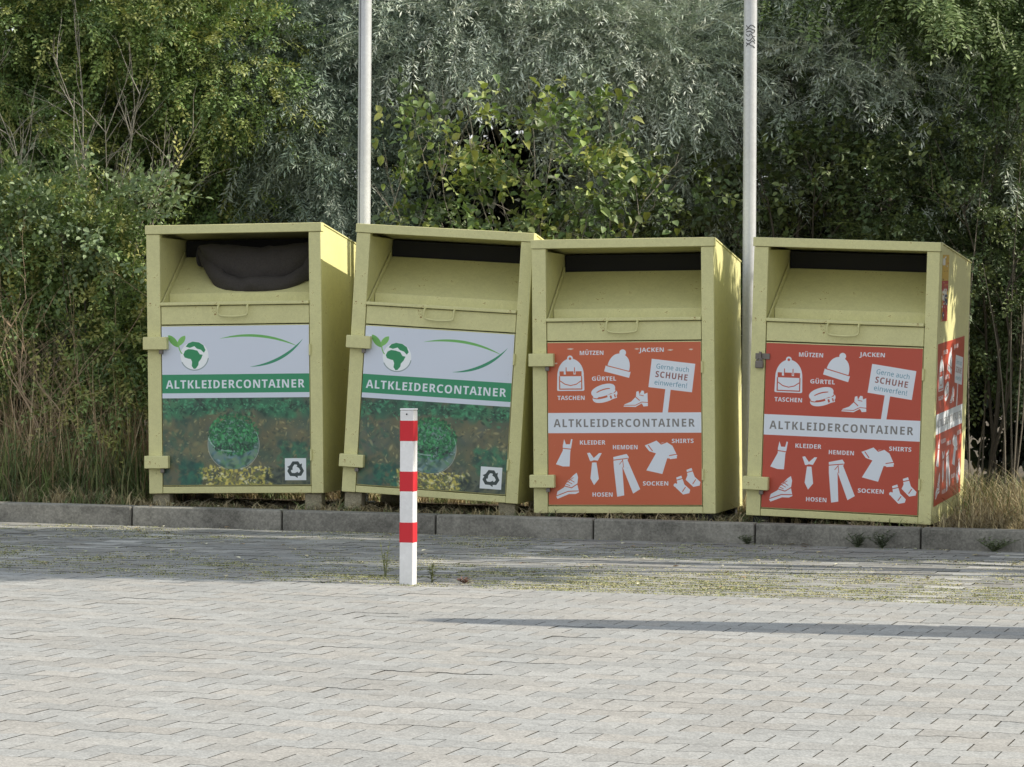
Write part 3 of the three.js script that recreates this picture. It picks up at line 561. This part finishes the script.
// blobs: [x, y, z, rx, ry, rz, share]
function crown(parent, blobs, count, kinds, mat, palette, seed, { scale = [0.7, 1.2], droop = 0.25, shell = 0.45, clump = 16, clumpSize = 0.2, name = 'crown' } = {}) {
  const R = rng(seed), total = blobs.reduce((a, b) => a + (b[6] ?? b[3] * b[4] * b[5]), 0), geos = SPRIGS[kinds];
  const lists = geos.map(() => []);
  for (const b of blobs) {
    const n = Math.round(count * (b[6] ?? b[3] * b[4] * b[5]) / total);
    let d, centre, left = 0, spread = 0.1;
    for (let i = 0; i < n; i++) {
      if (left-- <= 0) { // next clump of sprigs: an end of a branch
        const a = R() * 2 * Math.PI, c = 2 * R() - 1, q = Math.sqrt(1 - c * c), r = Math.pow(R(), shell) * (0.8 + 0.35 * R());
        d = V(q * Math.cos(a), c, q * Math.sin(a)); centre = V(b[0] + d.x * b[3] * r, b[1] + d.y * b[4] * r, b[2] + d.z * b[5] * r);
        left = Math.floor(clump * (0.4 + 1.2 * R())); spread = clumpSize * (0.6 + 0.8 * R());
      }
      const p = centre.clone().add(V((R() + R() - 1) * spread * 1.5, (R() + R() - 1) * spread, (R() + R() - 1) * spread));
      if (p.y < 0.16) continue;
      const dir = d.clone().add(V((R() - 0.5) * 1.3, (R() - 0.5) * 1.1 - droop, (R() - 0.5) * 1.3)).normalize();
      const up = V((R() - 0.5) * 0.8, 1, (R() - 0.5) * 0.8), zz = dir.clone().cross(up).normalize(), yy = zz.clone().cross(dir);
      const k = scale[0] + (scale[1] - scale[0]) * R();
      m4.makeBasis(dir, yy, zz); q4.setFromRotationMatrix(m4);
      const col = palette[Math.floor(R() * palette.length)], v = 0.75 + 0.5 * R();
      lists[Math.floor(R() * geos.length)].push([p.clone(), q4.clone(), k, [col[0] * v, col[1] * v, col[2] * v]]);
    }
  }
  lists.forEach((l, gi) => {
    const im = new THREE.InstancedMesh(geos[gi], mat, l.length), c = new THREE.Color();
    l.forEach(([p, q, k, col], i) => { m4.compose(p, q, sc.set(k, k, k)); im.setMatrixAt(i, m4); c.setRGB(...col); im.setColorAt(i, c); });
    im.name = name; im.castShadow = im.receiveShadow = true; im.userData.kind = 'stuff'; parent.add(im);
  });
}
function stems(parent, base, tips, r0, mat, seed, wander = 0.25, twigs = 0) {
  const R = rng(seed);
  tips.forEach((t, i) => {
    const mid = k => V(base[0] + (t[0] - base[0]) * k + (R() - 0.5) * wander, base[1] + (t[1] - base[1]) * Math.pow(k, 0.85) + (R() - 0.5) * wander * 0.4, base[2] + (t[2] - base[2]) * k + (R() - 0.5) * wander);
    const line = [V(base[0] + (R() - 0.5) * 0.15, base[1], base[2] + (R() - 0.5) * 0.15), mid(0.3), mid(0.55), mid(0.8), V(...t)];
    const b = mesh(i ? 'limb' : 'trunk', tube(line, r0 * (i ? 0.7 : 1), r0 * 0.12, 6, 14), mat, parent);
    if (!twigs) return;
    const c = new THREE.CatmullRomCurve3(line), bits = [];
    for (let k = 0; k < twigs; k++) {
      const f = 0.3 + 0.68 * R(), p = c.getPointAt(f), d = V(R() - 0.5, 0.3 + 0.5 * R() - 0.2, (R() - 0.5) * 0.7).normalize(), l = (0.25 + 0.5 * R()) * (1.25 - f * 0.6);
      const q = p.clone().addScaledVector(d, l * 0.5).add(V(0, 0.04, 0)), e2 = p.clone().addScaledVector(d, l).add(V((R() - 0.5) * 0.1, 0.1 * R(), 0));
      bits.push(tube([p, q, e2], r0 * 0.22, r0 * 0.05, 4, 5));
      for (let h = 0; h < 2; h++) { const d2 = d.clone().add(V(R() - 0.5, R() - 0.3, R() - 0.5)).normalize(), s2 = p.clone().lerp(e2, 0.4 + 0.4 * h); bits.push(tube([s2, s2.clone().addScaledVector(d2, l * 0.25).add(V(0, 0.02, 0)), s2.clone().addScaledVector(d2, l * 0.5)], r0 * 0.1, r0 * 0.03, 3, 3)); }
    }
    mesh('twig', mergeGeometries(bits), mat, b).userData.kind = 'stuff';
  });
}
const GREEN = [[0.2, 0.3, 0.07], [0.16, 0.26, 0.065], [0.26, 0.33, 0.085], [0.33, 0.36, 0.09], [0.12, 0.2, 0.06]];
const DARK = [[0.1, 0.16, 0.05], [0.13, 0.19, 0.06], [0.085, 0.13, 0.045], [0.17, 0.22, 0.06]];
const DEEP = [[0.035, 0.055, 0.02], [0.045, 0.065, 0.025], [0.03, 0.045, 0.018]];
const SILVER = [[0.54, 0.6, 0.5], [0.45, 0.52, 0.42], [0.64, 0.68, 0.58], [0.34, 0.41, 0.3]];
const BLUE = [[0.29, 0.36, 0.285], [0.25, 0.32, 0.25], [0.35, 0.41, 0.335], [0.2, 0.27, 0.2]];
const HAZEL = [[0.22, 0.31, 0.06], [0.17, 0.27, 0.06], [0.29, 0.36, 0.07], [0.12, 0.2, 0.05], [0.34, 0.37, 0.08], [0.11, 0.18, 0.048]];

const trees = 'trees and shrubs behind the containers';
{ // small-leaved green shrub with bare grey branches
  const o = thing('green_shrub', 'green small-leaved shrub with bare pale branches behind the dry stalks', 'shrub', trees);
  stems(o, [-2.85, 0.1, -23.3], [[-3.0, 3.4, -23.2], [-3.5, 2.8, -22.95], [-2.5, 2.95, -22.95], [-2.1, 2.7, -22.95], [-3.1, 3.1, -22.9], [-2.75, 2.7, -22.9], [-2.3, 2.4, -22.95], [-3.3, 2.5, -22.9], [-2.95, 2.85, -22.85], [-2.6, 3.2, -23.0], [-3.7, 3.2, -23.0]], 0.015, paleBark, 4, 0.32, 13);
  crown(o, [[-3.7, 3.4, -23.7, 0.8, 0.6, 0.5], [-2.6, 3.5, -23.7, 0.7, 0.5, 0.5], [-2.0, 3.1, -23.6, 0.5, 0.6, 0.4], [-3.2, 2.7, -24.3, 1.2, 0.7, 0.4], [-2.1, 2.4, -24.2, 0.6, 0.6, 0.4], [-3.4, 2.5, -23.4, 0.4, 0.35, 0.3]], 8200, 'small', leafStuff, GREEN, 101, { shell: 0.5 });
}
{
  const o = thing('bramble_bush', 'leafy bramble bush tangled with dry stalks beside the cushion container', 'bush', trees);
  stems(o, [-3.1, 0.1, -23.0], [[-3.3, 2.2, -23], [-2.7, 2.0, -22.9], [-3.7, 1.9, -22.9], [-2.4, 1.6, -22.8], [-3.0, 1.9, -22.6]], 0.016, twigBark, 14, 0.25, 7);
  crown(o, [[-3.4, 1.85, -23.1, 0.75, 0.55, 0.45], [-2.7, 1.75, -23.1, 0.65, 0.5, 0.4], [-3.0, 1.2, -23.0, 0.95, 0.55, 0.4], [-2.5, 1.1, -22.9, 0.4, 0.6, 0.3], [-3.8, 1.1, -23.1, 0.5, 0.8, 0.4], [-2.75, 0.75, -22.5, 0.3, 0.55, 0.2], [-3.25, 0.55, -22.6, 0.3, 0.4, 0.2]], 3600, 'small', leafStuff, GREEN.map(c => [c[0] * 1.35, c[1] * 1.25, c[2] * 1.5]), 103, { scale: [0.8, 1.3] });
  crown(o, [[-3.5, 2.0, -23.0, 0.7, 0.35, 0.4], [-2.8, 1.9, -22.9, 0.6, 0.4, 0.4]], 420, 'broad', leafStuff, [[0.26, 0.34, 0.17], [0.18, 0.26, 0.1]], 104, { scale: [0.5, 0.8] });
}
{
  const o = thing('silver_willow', 'blue-green drooping willow above the cushion container', 'tree', trees);
  stems(o, [-1.5, 0.1, -24.3], [[-1.4, 4.4, -24.6], [-1.9, 3.6, -24.4], [-0.9, 3.7, -24.4], [-1.3, 3.0, -24.0]], 0.05, twigBark, 24, 0.3, 5);
  crown(o, [[-1.45, 3.0, -24.0, 0.65, 0.75, 0.5], [-1.1, 2.3, -23.9, 0.6, 0.6, 0.4], [-1.3, 3.7, -24.5, 0.9, 0.5, 0.6], [-1.3, 1.8, -24.1, 0.7, 0.5, 0.4]], 6400, 'silver', silverStuff, BLUE, 105, { droop: 0.4, scale: [0.45, 1.2], clump: 12 });
}
{
  const o = thing('silver_willow', 'bright silver-leaved willow hanging above the hazel bush', 'tree', trees);
  stems(o, [0.6, 0.1, -24.8], [[0.5, 4.6, -24.9], [-0.4, 3.8, -24.6], [1.3, 3.7, -24.5], [0.4, 3.2, -24.2], [1.6, 3.2, -24.4]], 0.06, twigBark, 34, 0.35, 6);
  crown(o, [[-0.4, 3.35, -24.1, 0.75, 0.45, 0.5], [0.35, 3.35, -24.0, 0.7, 0.5, 0.5], [1.05, 3.1, -24.1, 0.75, 0.6, 0.5], [1.5, 2.55, -24.2, 0.45, 0.5, 0.35], [0.8, 2.55, -24.3, 0.5, 0.45, 0.3], [0.2, 3.75, -24.5, 1.5, 0.4, 0.7]], 9500, 'silver', silverStuff, SILVER, 107, { droop: 0.25, scale: [0.45, 1.25], clump: 11 });
}
{
  const o = thing('hazel_bush', 'yellow-green broad-leaved hazel bush behind the leaning container', 'bush', trees);
  stems(o, [0.2, 0.1, -23.6], [[0.1, 3.0, -23.4], [-0.7, 2.8, -23.3], [0.8, 2.9, -23.4], [-0.3, 2.6, -23.0], [0.5, 2.5, -23.0], [1.0, 2.4, -23.0], [-0.9, 2.2, -23.0], [0.3, 2.7, -22.9], [-0.5, 2.5, -22.9]], 0.014, paleBark, 44, 0.25, 9);
  const blobs = [[-0.55, 2.2, -23.1, 0.35, 0.42, 0.3], [-0.1, 2.62, -23.1, 0.3, 0.36, 0.25], [0.35, 2.35, -23.0, 0.35, 0.5, 0.3], [0.62, 2.75, -23.3, 0.25, 0.3, 0.25], [0.8, 2.1, -23.1, 0.35, 0.4, 0.3], [0.1, 1.9, -23.1, 0.5, 0.4, 0.3], [-0.75, 2.6, -23.3, 0.25, 0.25, 0.2], [0.1, 1.7, -23.4, 1.2, 0.5, 0.25], [1.15, 2.3, -23.3, 0.2, 0.3, 0.2]];
  crown(o, blobs, 520, 'broad', leafStuff, HAZEL.concat(DARK), 109, { scale: [0.5, 1.1], clump: 7, clumpSize: 0.14 });
  // the leaves in front, one by one
  const R = rng(110), lg = [0, 1, 2].map(k => { const pos = [], idx = []; addLeaf(pos, idx, V(0, 0, 0), V(1, 0, 0), V(0, 1, 0), 0.06 + 0.01 * k, 0.046, true, 0.14 + 0.09 * k, 0.28); return geometryFrom(pos, idx); });
  const lm = HAZEL.concat([[0.15, 0.19, 0.05]]).map(c => { const m = leafMat(0.35, 0.5); m.color = lin(c[0] * 0.95, c[1] * 0.95, c[2]); return m; });
  for (let i = 0; i < 300; i++) {
    const b = blobs[Math.floor(R() * 7)], a = R() * Math.PI, c = 2 * R() - 1, q = Math.sqrt(1 - c * c), r = 0.75 + 0.35 * R();
    const m = mesh('leaf', lg[i % 3], lm[Math.floor(R() * lm.length)], o);
    m.position.set(b[0] + q * Math.cos(a) * b[3] * r, b[1] + c * b[4] * r, b[2] + q * Math.sin(a) * b[5] * r + 0.03);
    m.rotation.set((R() - 0.5) * 1.6 + 0.5, R() * 6.28, (R() - 0.5) * 1.4 - 0.3); m.scale.setScalar(0.65 + 0.6 * R());
  }
}
{
  const o = thing('dark_shrub', 'dark green broad-leaved shrub behind the orange poster container', 'shrub', trees);
  stems(o, [2.0, 0.1, -24.0], [[1.9, 3.2, -24.0], [1.5, 2.7, -23.8], [2.5, 2.8, -23.8], [2.9, 2.4, -23.8], [2.1, 2.4, -23.6]], 0.025, darkBark, 54, 0.3, 6);
  crown(o, [[1.9, 2.3, -24.0, 0.6, 0.6, 0.4], [2.5, 2.2, -23.9, 0.6, 0.6, 0.4], [1.3, 2.0, -24.0, 0.5, 0.5, 0.35], [2.2, 2.9, -24.3, 0.8, 0.5, 0.4]], 1100, 'broad', leafStuff, DARK.concat([[0.09, 0.12, 0.03]]), 111, { scale: [0.55, 0.95] });
}
{
  const o = thing('silver_willow', 'silver-leaved willow with sparse hanging twigs above the red poster container', 'tree', trees);
  stems(o, [2.6, 0.1, -24.8], [[2.6, 4.3, -24.9], [2.0, 3.5, -24.4], [3.0, 3.4, -24.3], [3.4, 2.9, -24.1], [2.4, 2.9, -24.0]], 0.055, twigBark, 64, 0.35, 7);
  crown(o, [[2.2, 3.05, -24.1, 0.5, 0.4, 0.4], [2.85, 2.95, -24.0, 0.5, 0.4, 0.35], [3.3, 2.5, -23.9, 0.4, 0.4, 0.3], [2.9, 2.3, -23.9, 0.35, 0.3, 0.25], [3.4, 3.1, -24.2, 0.4, 0.4, 0.4], [2.6, 3.7, -24.6, 1.2, 0.4, 0.7]], 4600, 'silver', silverStuff, SILVER, 113, { droop: 0.2, scale: [0.45, 1.25], clump: 11 });
}
{
  const o = thing('robinia_tree', 'fresh green feather-leaved tree over the end of the row', 'tree', trees);
  stems(o, [3.9, 0.1, -24.4], [[3.8, 4.7, -24.5], [3.1, 3.9, -24.0], [4.4, 3.8, -24.2], [3.4, 3.3, -23.8]], 0.06, darkBark, 74, 0.35, 4);
  crown(o, [[3.0, 3.55, -23.7, 0.6, 0.3, 0.5], [3.6, 3.3, -23.7, 0.45, 0.5, 0.4], [3.7, 3.8, -24.3, 1.0, 0.35, 0.6], [2.3, 3.75, -24.0, 0.6, 0.3, 0.5]], 3600, 'pinnate', leafStuff, [[0.15, 0.23, 0.065], [0.2, 0.28, 0.08], [0.12, 0.19, 0.05]], 115, { droop: 0.5 });
}
{
  const o = thing('dark_thicket', 'dark thicket with brown stems beside the red poster container', 'thicket', trees);
  const R = rng(84), tips = []; for (let i = 0; i < 26; i++) tips.push([2.7 + 1.5 * R(), 1.3 + 1.5 * R(), -23.2 - 0.5 * R()]);
  stems(o, [3.3, 0.1, -23.5], [[3.3, 3.0, -23.6], [2.9, 2.6, -23.4], [3.7, 2.6, -23.4]], 0.02, darkBark, 85, 0.3, 6);
  const bits = tips.map(t => { const b = [t[0] + 0.35 * (R() - 0.5), 0.1, t[2] + 0.2 * (R() - 0.5)]; return tube([V(...b), V((b[0] + t[0]) / 2 + 0.12 * (R() - 0.5), t[1] * 0.55, (b[2] + t[2]) / 2), V(...t)], 0.007, 0.002, 4, 8); });
  mesh('stalk', mergeGeometries(bits), twigBark, o).userData.kind = 'stuff';
  crown(o, [[3.2, 1.9, -23.7, 0.7, 0.7, 0.35], [3.7, 1.4, -23.7, 0.7, 0.9, 0.35], [2.8, 1.3, -23.8, 0.5, 0.8, 0.3], [3.3, 2.5, -23.9, 0.8, 0.5, 0.4]], 2600, 'small', leafStuff, DARK, 117, { scale: [0.8, 1.3] });
}
{ // taller trees behind
  const back = [[-4.9, -27.4, 4.3, 'tall dark tree rising behind the green small-leaved shrub'], [-2.2, -26.8, 5.0, 'tall dark tree rising behind the blue-green willow'], [0.0, -27.2, 5.1, 'tall dark tree rising behind the hazel bush'], [2.0, -26.9, 4.9, 'tall dark tree rising behind the dark green shrub'], [4.2, -27.0, 5.0, 'tall dark tree rising behind the feather-leaved tree']];
  back.forEach(([x, z, h, label], i) => {
    const o = thing('background_tree', label, 'tree', trees);
    stems(o, [x, 0.1, z], [[x, h, z], [x - 1.0, h * 0.7, z], [x + 1.0, h * 0.75, z + 0.2], [x + 0.2, h * 0.6, z + 0.6]], 0.1, darkBark, 200 + i, 0.4);
    crown(o, [[x, h * 0.75, z, 1.9, h * 0.32, 1.4], [x - 0.5, h * 0.42, z + 0.3, 1.6, h * 0.28, 1.0], [x + 0.6, h * 0.25, z + 0.2, 1.5, h * 0.3, 0.9]], 3600, 'coarse', leafStuff, DEEP, 210 + i, { scale: [0.6, 1.1], shell: 0.6 });
  });
  // the hedge goes on beyond the picture on both sides
  for (const [x, z, h, label] of [[6.6, -25.4, 4.2, 'tall hedge tree continuing the row past the feather-leaved tree'], [-6.4, -24.8, 5.2, 'tall hedge tree continuing the row past the green shrub']]) {
    const o = thing('hedge_tree', label, 'tree', trees);
    stems(o, [x, 0.1, z], [[x, h, z], [x - 0.8, h * 0.7, z], [x + 0.9, h * 0.7, z]], 0.08, darkBark, 230, 0.4);
    crown(o, [[x, h * 0.7, z, 1.5, h * 0.3, 1.2], [x, h * 0.35, z, 1.5, h * 0.33, 1.0]], 1800, 'coarse', leafStuff, DARK, 231 + x | 0, { scale: [0.6, 1.1] });
  }
}
{ // tree in the lot, out of the picture, whose shade lies on the bays
  const o = thing('lot_tree', 'broad tree standing in the lot beyond the end of the row', 'tree', 'trees shading the parking bays');
  stems(o, [5.6, -0.1, -17.9], [[5.6, 7.4, -17.9], [4.7, 6.6, -18.4], [6.8, 6.6, -17.5], [5.6, 6.2, -16.8], [5.4, 6.4, -19.2]], 0.13, darkBark, 240, 0.3);
  crown(o, [[5.4, 6.8, -17.9, 1.7, 1.1, 1.8], [4.4, 6.3, -18.6, 1.0, 0.8, 1.3], [6.6, 7.2, -18.4, 1.4, 0.9, 1.7], [6.9, 6.6, -16.7, 1.2, 0.6, 0.6], [5.4, 6.4, -16.7, 1.0, 0.6, 0.6]], 5200, 'coarse', leafStuff, DARK, 241, { scale: [0.7, 1.2], shell: 0.5 });
}

{
  const o = thing('kerb_tree', 'slender young tree at the kerb beyond the straw-coloured grass', 'tree', 'trees shading the parking bays');
  stems(o, [5.3, -0.05, -19.25], [[5.6, 5.6, -19.2], [4.6, 2.8, -19.4], [6.4, 4.8, -19.1], [5.4, 3.6, -19.0]], 0.07, darkBark, 250, 0.25);
  crown(o, [[4.8, 2.6, -20.5, 0.9, 1.1, 0.6], [5.6, 4.0, -20.7, 1.0, 0.8, 0.8]], 620, 'coarse', leafStuff, DARK, 253, { scale: [0.5, 0.9] });
  crown(o, [[4.2, 1.5, -19.45, 0.5, 0.7, 0.5], [4.7, 2.3, -19.45, 0.8, 0.9, 0.5], [5.5, 3.6, -19.3, 1.1, 1.0, 0.6], [6.5, 4.8, -19.2, 1.1, 1.0, 0.7]], 3200, 'coarse', leafStuff, DARK, 251, { scale: [0.6, 1.0] });
}

// ---------------------------------------------------------------- grasses and weeds
function bladeTuft(seed, n, h, spread, w, lean) {
  const R = rng(seed), pos = [], idx = [];
  for (let i = 0; i < n; i++) {
    const a = R() * 6.28, l = lean * (0.3 + R()), k = h * (0.5 + 0.6 * R()), ox = (R() - 0.5) * spread, oz = (R() - 0.5) * spread, b = pos.length / 3, dx = Math.cos(a), dz = Math.sin(a), px = -dz * w / 2, pz = dx * w / 2;
    for (const [t, ww] of [[0, 1], [0.4, 0.85], [0.75, 0.5]]) { const o = l * k * t * t; for (const s of [-1, 1]) pos.push(ox + dx * o + s * px * ww, k * (t - 0.25 * lean * t * t), oz + dz * o + s * pz * ww); }
    pos.push(ox + dx * l * k, k * (1 - 0.25 * lean), oz + dz * l * k);
    idx.push(b, b + 1, b + 2, b + 1, b + 3, b + 2, b + 2, b + 3, b + 4, b + 3, b + 5, b + 4, b + 4, b + 5, b + 6);
  }
  return geometryFrom(pos, idx);
}
function scatter(name, label, geo, mat, items, parent) {
  const im = new THREE.InstancedMesh(geo, mat, items.length), c = new THREE.Color(), eu = new THREE.Euler();
  items.forEach(([p, turn, k, kh, col, tilt = 0], i) => { q4.setFromEuler(eu.set(tilt, turn, tilt * 0.6)); m4.compose(p, q4, sc.set(k, kh, k)); im.setMatrixAt(i, m4); c.setRGB(...col); im.setColorAt(i, c); });
  im.castShadow = im.receiveShadow = true; im.name = parent ? name : numbered(name); (parent ?? scene).add(im);
  return tag(im, label, null, null, 'stuff');
}
const grassMat = new THREE.MeshPhysicalMaterial({ color: 0xffffff, roughness: 0.8, transmission: 0.25, thickness: 0, side: THREE.DoubleSide });
const STRAW = [[0.4, 0.33, 0.17], [0.32, 0.26, 0.14], [0.48, 0.4, 0.22], [0.24, 0.19, 0.1]], GRASS = [[0.14, 0.2, 0.06], [0.18, 0.22, 0.07], [0.11, 0.16, 0.05], [0.24, 0.25, 0.1]];
const pickOf = (R, a) => { const c = a[Math.floor(R() * a.length)], v = 0.75 + 0.5 * R(); return c.map(q => q * v); };
{
  const R = rng(301), low = bladeTuft(1, 14, 0.16, 0.1, 0.006, 0.8), items = [];
  for (let i = 0; i < 4200; i++) {
    const s = -4.6 + 9.4 * R(), d = -0.17 - 2.6 * Math.pow(R(), 1.5), p = lot(s, d, 0.1), k = 0.5 + 0.8 * R();
    const under = [[-1.94, 0.42], [-0.64, 0.38], [0.635, 0.3], [1.97, 0.25]].some(([c, w]) => Math.abs(s - c - (-d - w) * 0.05) < 0.62 && -d > w - 0.05 && -d < w + 1.1);
    const front = -d < 0.42 && s > -2.6 && s < 2.6; if (front && R() < 0.6) continue;
    items.push([p, R() * 6.28, under ? 0.5 * k : k, front ? 0.45 * k : under ? 0.3 * k : k * (0.5 + 0.6 * R()), pickOf(R, s > 2.4 || R() < 0.5 ? STRAW : R() < 0.55 ? GRASS : STRAW)]);
  }
  scatter('grass', 'short dry grass and weeds on the verge around the containers', low, grassMat, items);
}
{ // tall dry stalks beside the first container
  const R = rng(302), tall = bladeTuft(2, 6, 1.0, 0.3, 0.006, 0.38), items = [], green = [], leafy = bladeTuft(4, 9, 0.6, 0.2, 0.012, 0.6);
  for (let i = 0; i < 480; i++) { const x = -4.3 + 2.05 * R(), z = -22.2 - 0.9 * R(); items.push([V(x, 0.1, z), R() * 6.28, 0.8 + 0.5 * R(), 0.55 + 0.95 * R() * R() + 0.2 * R(), pickOf(R, [[0.55, 0.4, 0.23], [0.4, 0.28, 0.16], [0.62, 0.5, 0.31], [0.28, 0.19, 0.11]]), 0.45 * (R() - 0.5)]); }
  for (let i = 0; i < 260; i++) { const x = -4.3 + 2.05 * R(), z = -22.0 - 0.8 * R(); green.push([V(x, 0.1, z), R() * 6.28, 0.7 + 0.5 * R(), 0.4 + 0.8 * R(), pickOf(R, GRASS), 0.1 * (R() - 0.5)]); }
  scatter('dry_stalks', 'tall dry brown stalks beside the cushion container', tall, grassMat, items);
  scatter('green_stalks', 'green grass blades among the tall dry stalks', leafy, grassMat, green);
}
{
  const o = thing('bare_shrub', 'leafless brown twiggy shrub among the tall dry stalks', 'shrub', trees), R = rng(330), tips = [];
  const brown = new THREE.MeshStandardMaterial({ color: lin(0.42, 0.31, 0.21), roughness: 1 });
  for (let i = 0; i < 16; i++) tips.push([-4.0 + 1.7 * R(), 0.9 + 0.9 * R(), -22.3 - 0.5 * R()]);
  stems(o, [-3.05, 0.1, -22.5], tips, 0.009, brown, 331, 0.35, 6);
}
{ // straw-coloured clump past the last container
  const R = rng(303), g = bladeTuft(3, 10, 0.42, 0.2, 0.006, 0.7), items = [];
  for (let i = 0; i < 420; i++) { const x = 2.62 + 1.5 * R(), z = -20.35 - 2.4 * R() - 0.0 * x; if (x < 2.75 && z > -21.4) continue; items.push([V(x, 0.09, z), R() * 6.28, 0.7 + 0.5 * R(), 0.35 + 0.7 * R(), pickOf(R, R() < 0.72 ? STRAW : GRASS), 0.2 * (R() - 0.5)]); }
  scatter('straw_grass', 'straw-coloured long grass beside the red poster container', g, grassMat, items);
}
{ // moss and small weeds in the joints of the bays, thickest along their outer end
  const R = rng(304), g = bladeTuft(5, 9, 0.014, 0.07, 0.007, 1.4), items = [], n = tileNoise(305, 16), n2 = tileNoise(306, 48);
  for (let i = 0; i < 90000 && items.length < 26000; i++) {
    const row = Math.floor(R() * 27), along = R() < 0.75, s = -4.2 + 9.4 * R();
    let d = BAY - row * SR + (along ? 0.016 * (R() - 0.5) : SR * R()), ss = s;
    if (!along) ss = (Math.round(s / SL) + (row % 2 ? 0 : 0.5)) * SL + 0.014 * (R() - 0.5);
    const edge = Math.exp(-Math.pow((d - 3.75) / 0.75, 2)) * (s > 0.2 ? 1 : 0.15), c = n2(s / 9, d / 9), want = 4.2 * edge * c * c + 0.5 * Math.pow(n(s / 9, d / 9), 2) * c * 1.3;
    if (d < 0.02 || d > BAY + 0.04 || R() > want) continue;
    items.push([lot(ss, d, -0.008), R() * 6.28, 0.7 + 0.7 * R(), 0.5 + 0.8 * R(), pickOf(R, R() < 0.45 ? [[0.38, 0.35, 0.15], [0.45, 0.41, 0.22]] : [[0.24, 0.26, 0.09], [0.3, 0.31, 0.11], [0.17, 0.2, 0.08]])]);
  }
  scatter('weeds', 'low yellow-green weeds growing in the joints of the bays', g, grassMat, items);
}
{ // fallen leaves
  const R = rng(340), pos = [], idx = []; addLeaf(pos, idx, V(0, 0, 0), V(1, 0, 0), V(0, 1, 0), 0.045, 0.026, true, 0.2, 0.1);
  const items = []; for (let i = 0; i < 150; i++) { const d = -0.3 + 4.6 * Math.pow(R(), 1.6), s2 = -4 + 8.6 * R(), up = d < 0 ? 0.125 : 0.004; items.push([lot(s2, d, up), R() * 6.28, 0.5 + 0.7 * R(), 0.8, pickOf(R, [[0.45, 0.38, 0.2], [0.55, 0.52, 0.36], [0.3, 0.2, 0.1], [0.4, 0.42, 0.2]]), 0.3 * (R() - 0.5)]); }
  scatter('fallen_leaves', 'small fallen leaves strewn over the bays and kerb', geometryFrom(pos, idx), grassMat, items);
}
{ // weeds at the foot of the kerb and round the bollard
  const R = rng(306), leafM = leafMat(0.3, 0.6); leafM.color = lin(0.11, 0.16, 0.04);
  const plant = (label, x, z, h, n, w, colour, group) => {
    const o = thing('weed', label, 'weed', group), st = [], pos = [], idx = [];
    for (let i = 0; i < n; i++) {
      const a = R() * 6.28, l = w * R(), k = h * (0.6 + 0.4 * R()), tip = V(Math.cos(a) * l, k, Math.sin(a) * l), c = [V(0.01 * (R() - 0.5), 0, 0.01 * (R() - 0.5)), V(tip.x * 0.4, k * 0.5, tip.z * 0.4), tip];
      st.push(tube(c, 0.0025, 0.001, 4, 5)); const cu = new THREE.CatmullRomCurve3(c);
      for (let q = 0; q < 9; q++) { const b = q * 2.4 + R(); addLeaf(pos, idx, cu.getPointAt(0.15 + 0.85 * q / 9), V(Math.cos(b), 0.5, Math.sin(b)).normalize(), V(0, 1, 0), 0.03 + 0.02 * R(), 0.01, false); }
    }
    const m = leafM.clone(); m.color = lin(...colour);
    mesh('stem', mergeGeometries(st), m, o); mesh('foliage', geometryFrom(pos, idx), m, o).userData.kind = 'stuff';
    o.position.set(x, gy(x) - 0.008, z);
  };
  plant('tall thin yellow-green weed beside the bollard', -0.633, -17.08, 0.19, 4, 0.03, [0.22, 0.24, 0.07]);
  plant('short dark green weed beside the bollard', -0.388, -16.69, 0.12, 6, 0.03, [0.13, 0.15, 0.05]);
  plant('tiny reddish weed in the joints beside the bollard', -0.22, -16.66, 0.03, 4, 0.045, [0.2, 0.1, 0.06]);
  plant('low spreading weed at the kerb foot under the red poster container', 2.06, -20.2, 0.09, 12, 0.1, [0.08, 0.11, 0.04], 'weeds along the kerb');
  plant('bushy green weed at the kerb foot under the padlocked container corner', 2.2, -20.14, 0.11, 14, 0.12, [0.07, 0.1, 0.035], 'weeds along the kerb');
  plant('green weed at the kerb foot past the red poster container', 2.84, -19.98, 0.09, 16, 0.16, [0.12, 0.16, 0.05], 'weeds along the kerb');
  plant('small weed in the kerb joint by the flag pole with marker scrawl', 1.42, -20.37, 0.06, 8, 0.08, [0.09, 0.12, 0.045], 'weeds along the kerb');
}

renderer.render(scene, camera);
